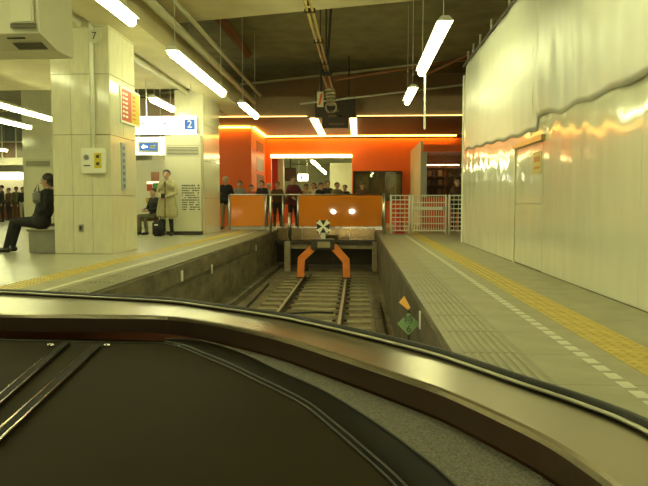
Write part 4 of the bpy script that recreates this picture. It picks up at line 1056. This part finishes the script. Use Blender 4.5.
# re-pair: for each inner point find nearest glass param by matching x of the view direction
seam = P(167, 310, z=ZS)
def pair(i):
    p = I_[i]
    d = Vector((p.x + .8, p.y - .2, 0)).normalized()      # rays from a point inside the cab
    best = None
    for k in range(NS):
        a, c = G[k], G[k + 1]; o = Vector((-.8, .2, ZS))
        # intersect ray with segment
        e = c - a; den = d.x * (-e.y) + d.y * e.x
        if abs(den) < 1e-9: continue
        w_ = a - o; tt = (w_.x * (-e.y) + w_.y * e.x) / den; uu = (d.x * w_.y - d.y * w_.x) / den
        if tt > 0 and -1e-6 <= uu <= 1 + 1e-6:
            return a + e * uu
    return G[i]
ZF = ZS - .046
rowsA, rowsB = [], []
sx_seam = min(range(NS + 1), key=lambda i: (I_[i] - P(167, 316.6, z=ZS)).length)
prs = [pair(i) for i in range(NS + 1)]
def sill_rows(i0, i1):
    rows = []
    for i in range(i0, i1 + 1):
        a = prs[i]; p = I_[i]; nrm = (p - a); nrm.z = 0; nrm.normalize()
        rows.append([a + Vector((0, 0, -.05)), a, a.lerp(p, .5), p - nrm * .010, p - nrm * .003 + Vector((0, 0, -.002)), p + Vector((0, 0, -.009)), p + Vector((0, 0, ZF - ZS)), p - nrm * .05 + Vector((0, 0, ZF - ZS))])
    return rows
for i0, i1 in ((0, sx_seam), (sx_seam, NS)):
    r = sill_rows(i0, i1)
    if i0 == 0: r = r[:-1] + [[x.lerp(y_, .93) for x, y_ in zip(r[-2], r[-1])]]
    b = MB(); b.strip([list(x) for x in r]); b.v = b.v
    # face material on the vertical strip
    n = len(r[0]) - 1
    b.m = [1 if (k % n) >= 5 else 0 for k in range(len(b.f))]
    b.build('sill_segment', [M_sill, M_sillface], cab, False)
MB().tube([p + Vector((0, 0, .006)) for p in G], .0032, 8).build('glazing_trim', mat('trim_metal', (.45, .43, .34), .4, .9), cab, True)
MB().tube([p + Vector(((p.x + .8), (p.y - .2), 0)).normalized() * .016 + Vector((0, 0, .004)) for p in G], .011, 8).build('glazing_gasket', M_black, cab, True)
# windscreen
top = [Vector((-.85 + (p.x + .85) * .86, .1 + (p.y - .1) * .80, 1.74)) for p in G]
b = MB(); b.strip([[a.lerp(c, k / 6) for k in range(7)] for a, c in zip(G, top)]); b.build('windscreen', M_wind, cab, True)
# nose shell under the windscreen (outside) with headlamps
nose_o = [p + Vector(((p.x + .8), (p.y - .2), 0)).normalized() * .03 for p in G]
b = MB(); b.strip([[p + Vector((0, 0, -.02)), p + Vector(((p.x + .8), (p.y - .2), 0)).normalized() * .03 + Vector((0, 0, -.3)), p + Vector((0, 0, -1.1))] for p in nose_o]); b.build('nose_shell', mat('nose_paint', (.3, .12, .05), .3), cab, True)
for x in (-1.45, -.35):
    yy = max(p.y for p in nose_o if abs(p.x - x) < .03) + .06
    hl = MB().tube([(x, yy - .05, .36), (x, yy, .36)], .09, 20).build('headlamp', M_steel, cab)
    sp = bpy.data.lights.new('headlamp_beam', 'SPOT'); sp.energy = 140; sp.spot_size = 0.55; sp.spot_blend = .8; sp.color = (1, .9, .6); sp.shadow_soft_size = .08
    so = bpy.data.objects.new('headlamp_beam', sp); COL.objects.link(so); so.parent = cab; so.location = Vector((x, yy + .03, .36)) - cab.location; so.rotation_euler = (math.radians(86), 0, 0)
    MB().tube([(x, yy, .36), (x, yy + .01, .36)], .09, 20).build('lamp_lens', emat('headlamp_lens', (1, .93, .7), 140), hl)
# unseen roof, added to keep station light off the dash
tp = [p for p in top]
b = MB(); n = len(tp); 
b.strip([[p, Vector((p.x * .9 - .08, min(p.y, 1.2) * .8, 1.85)), Vector((p.x * .5 - .4, min(p.y, .8) * .3 - .3, 1.93)), Vector((-.8 + (p.x + .8) * .5, -1.6, 1.95))] for p in tp]); b.build('cab_roof', mat('cab_lining', (.05, .042, .03), .8), cab, True)
b = MB(); b.box(-2.2, .42, -1.7, -1.6, -.2, 1.95); b.build('rear_bulkhead', mat('cab_lining', (.05, .042, .03), .8), cab)

# shelf below everything
base_poly = [Vector((p.x, p.y, ZF - .012)) for p in I_]
b = MB(); b.prism([Vector((p.x, p.y, ZF - .02)) for p in I_[::2]], (0, 0, -.02)); b.build('shelf_base', M_rim, cab)
# dash panel
ZP = ZF - .006
inner_rim = [(165, 344), (182, 348), (200, 355.5), (225, 366), (250, 378), (299.5, 403), (330, 427), (353, 447), (391, 482), (420, 516), (446, 560)]
outer_rim = [(165, 340.5), (200, 342), (230, 350), (252, 359), (276.5, 371), (326, 394), (372, 422.5), (414, 453), (445, 478), (478, 512), (512, 560)]
left_edge = [(-60, 338.5), (0, 340.5), (85, 342.5), (150, 343.5)]
ir = [P(*p, z=ZP) for p in inner_rim]; orr = [P(*p, z=ZP) for p in outer_rim]; le = [P(*p, z=ZP) for p in left_edge]
irs = catmull(ir, 60); ors = catmull(orr, 60)
tail = [Vector((.12, .2, ZP)), Vector((.12, -.5, ZP)), Vector((-1.7, -.5, ZP)), Vector((-1.55, 1.2, ZP))]
pan = le + irs + tail
b = MB(); b.prism(pan, (0, 0, -.012)); b.build('dash_panel', M_dash, cab)
MB().tube([p + Vector((0, 0, .001)) for p in le + irs], .0022, 6).build('panel_piping', mat('piping', (.03, .024, .014), .5), cab, True)
# rim: raised rounded band
rows = []
for a, c in zip(irs, ors):
    rows.append([a + (c - a) * u + Vector((0, 0, h_)) for u, h_ in ((0, -.01), (.03, .003), (.10, .005), (.3, .006), (.6, .006), (.85, .005), (.96, .004), (1, -.01))])
b = MB(); b.strip(rows); b.build('dash_rim', M_rim, cab, True)
MB().tube([p + Vector((0, 0, .004)) for p in ors], .002, 6).build('rim_piping', mat('piping2', (.04, .032, .02), .45), cab, True)
MB().tube([p.lerp(o_, .12) + Vector((0, 0, .005)) for p, o_ in zip(irs, ors)], .002, 6).build('rim_piping', mat('piping2', (.04, .032, .02), .45), cab, True)
# carpet wedge
fb = [Vector((p.x, p.y, ZP + .001)) for p in I_]
i0 = min(range(NS + 1), key=lambda i: (fb[i] - P(215, 341.5, z=ZP)).length)
cf = fb[i0:-4]; os_ = catmull([o + Vector((0, 0, .001)) for o in orr[2:]], 40)
poly = cf + [Vector((.34, -.3, ZP + .001)), Vector((.2, .1, ZP + .001))] + os_[::-1]
b = MB(); b.prism(poly, (0, 0, -.01)); b.build('carpet_strip', M_carpet, cab)
# chrome edged bars on the panel
for (p0, p1) in (((66, 345), (-60, 455)), ((98, 347), (-60, 494))):
    a = P(*p0, z=ZP); c = P(*p1, z=ZP); d = (c - a).normalized(); nrm = Vector((-d.y, d.x, 0)); c = a + d * 1.3
    up = Vector((0, 0, 1))
    b = MB(); b.prism([a + nrm * -.010, a + nrm * -.008 + up * .008, a + nrm * .008 + up * .008, a + nrm * .010], c - a); br = b.build('dash_bar', M_rim, cab)
    for s_ in (-.009, .009): MB().tube([a + nrm * s_ + up * .007, c + nrm * s_ + up * .007], .0028, 8).build('bar_edge', M_chrome, br, True)
for px in (50.5, 107):
    q = P(px, 346.5, z=ZP); b = MB(); b.lathe(q, [(.009, 0), (.009, .004), (.006, .007), (.002, .008)], 14); b.build('screw_cap', M_chrome, cab, True)
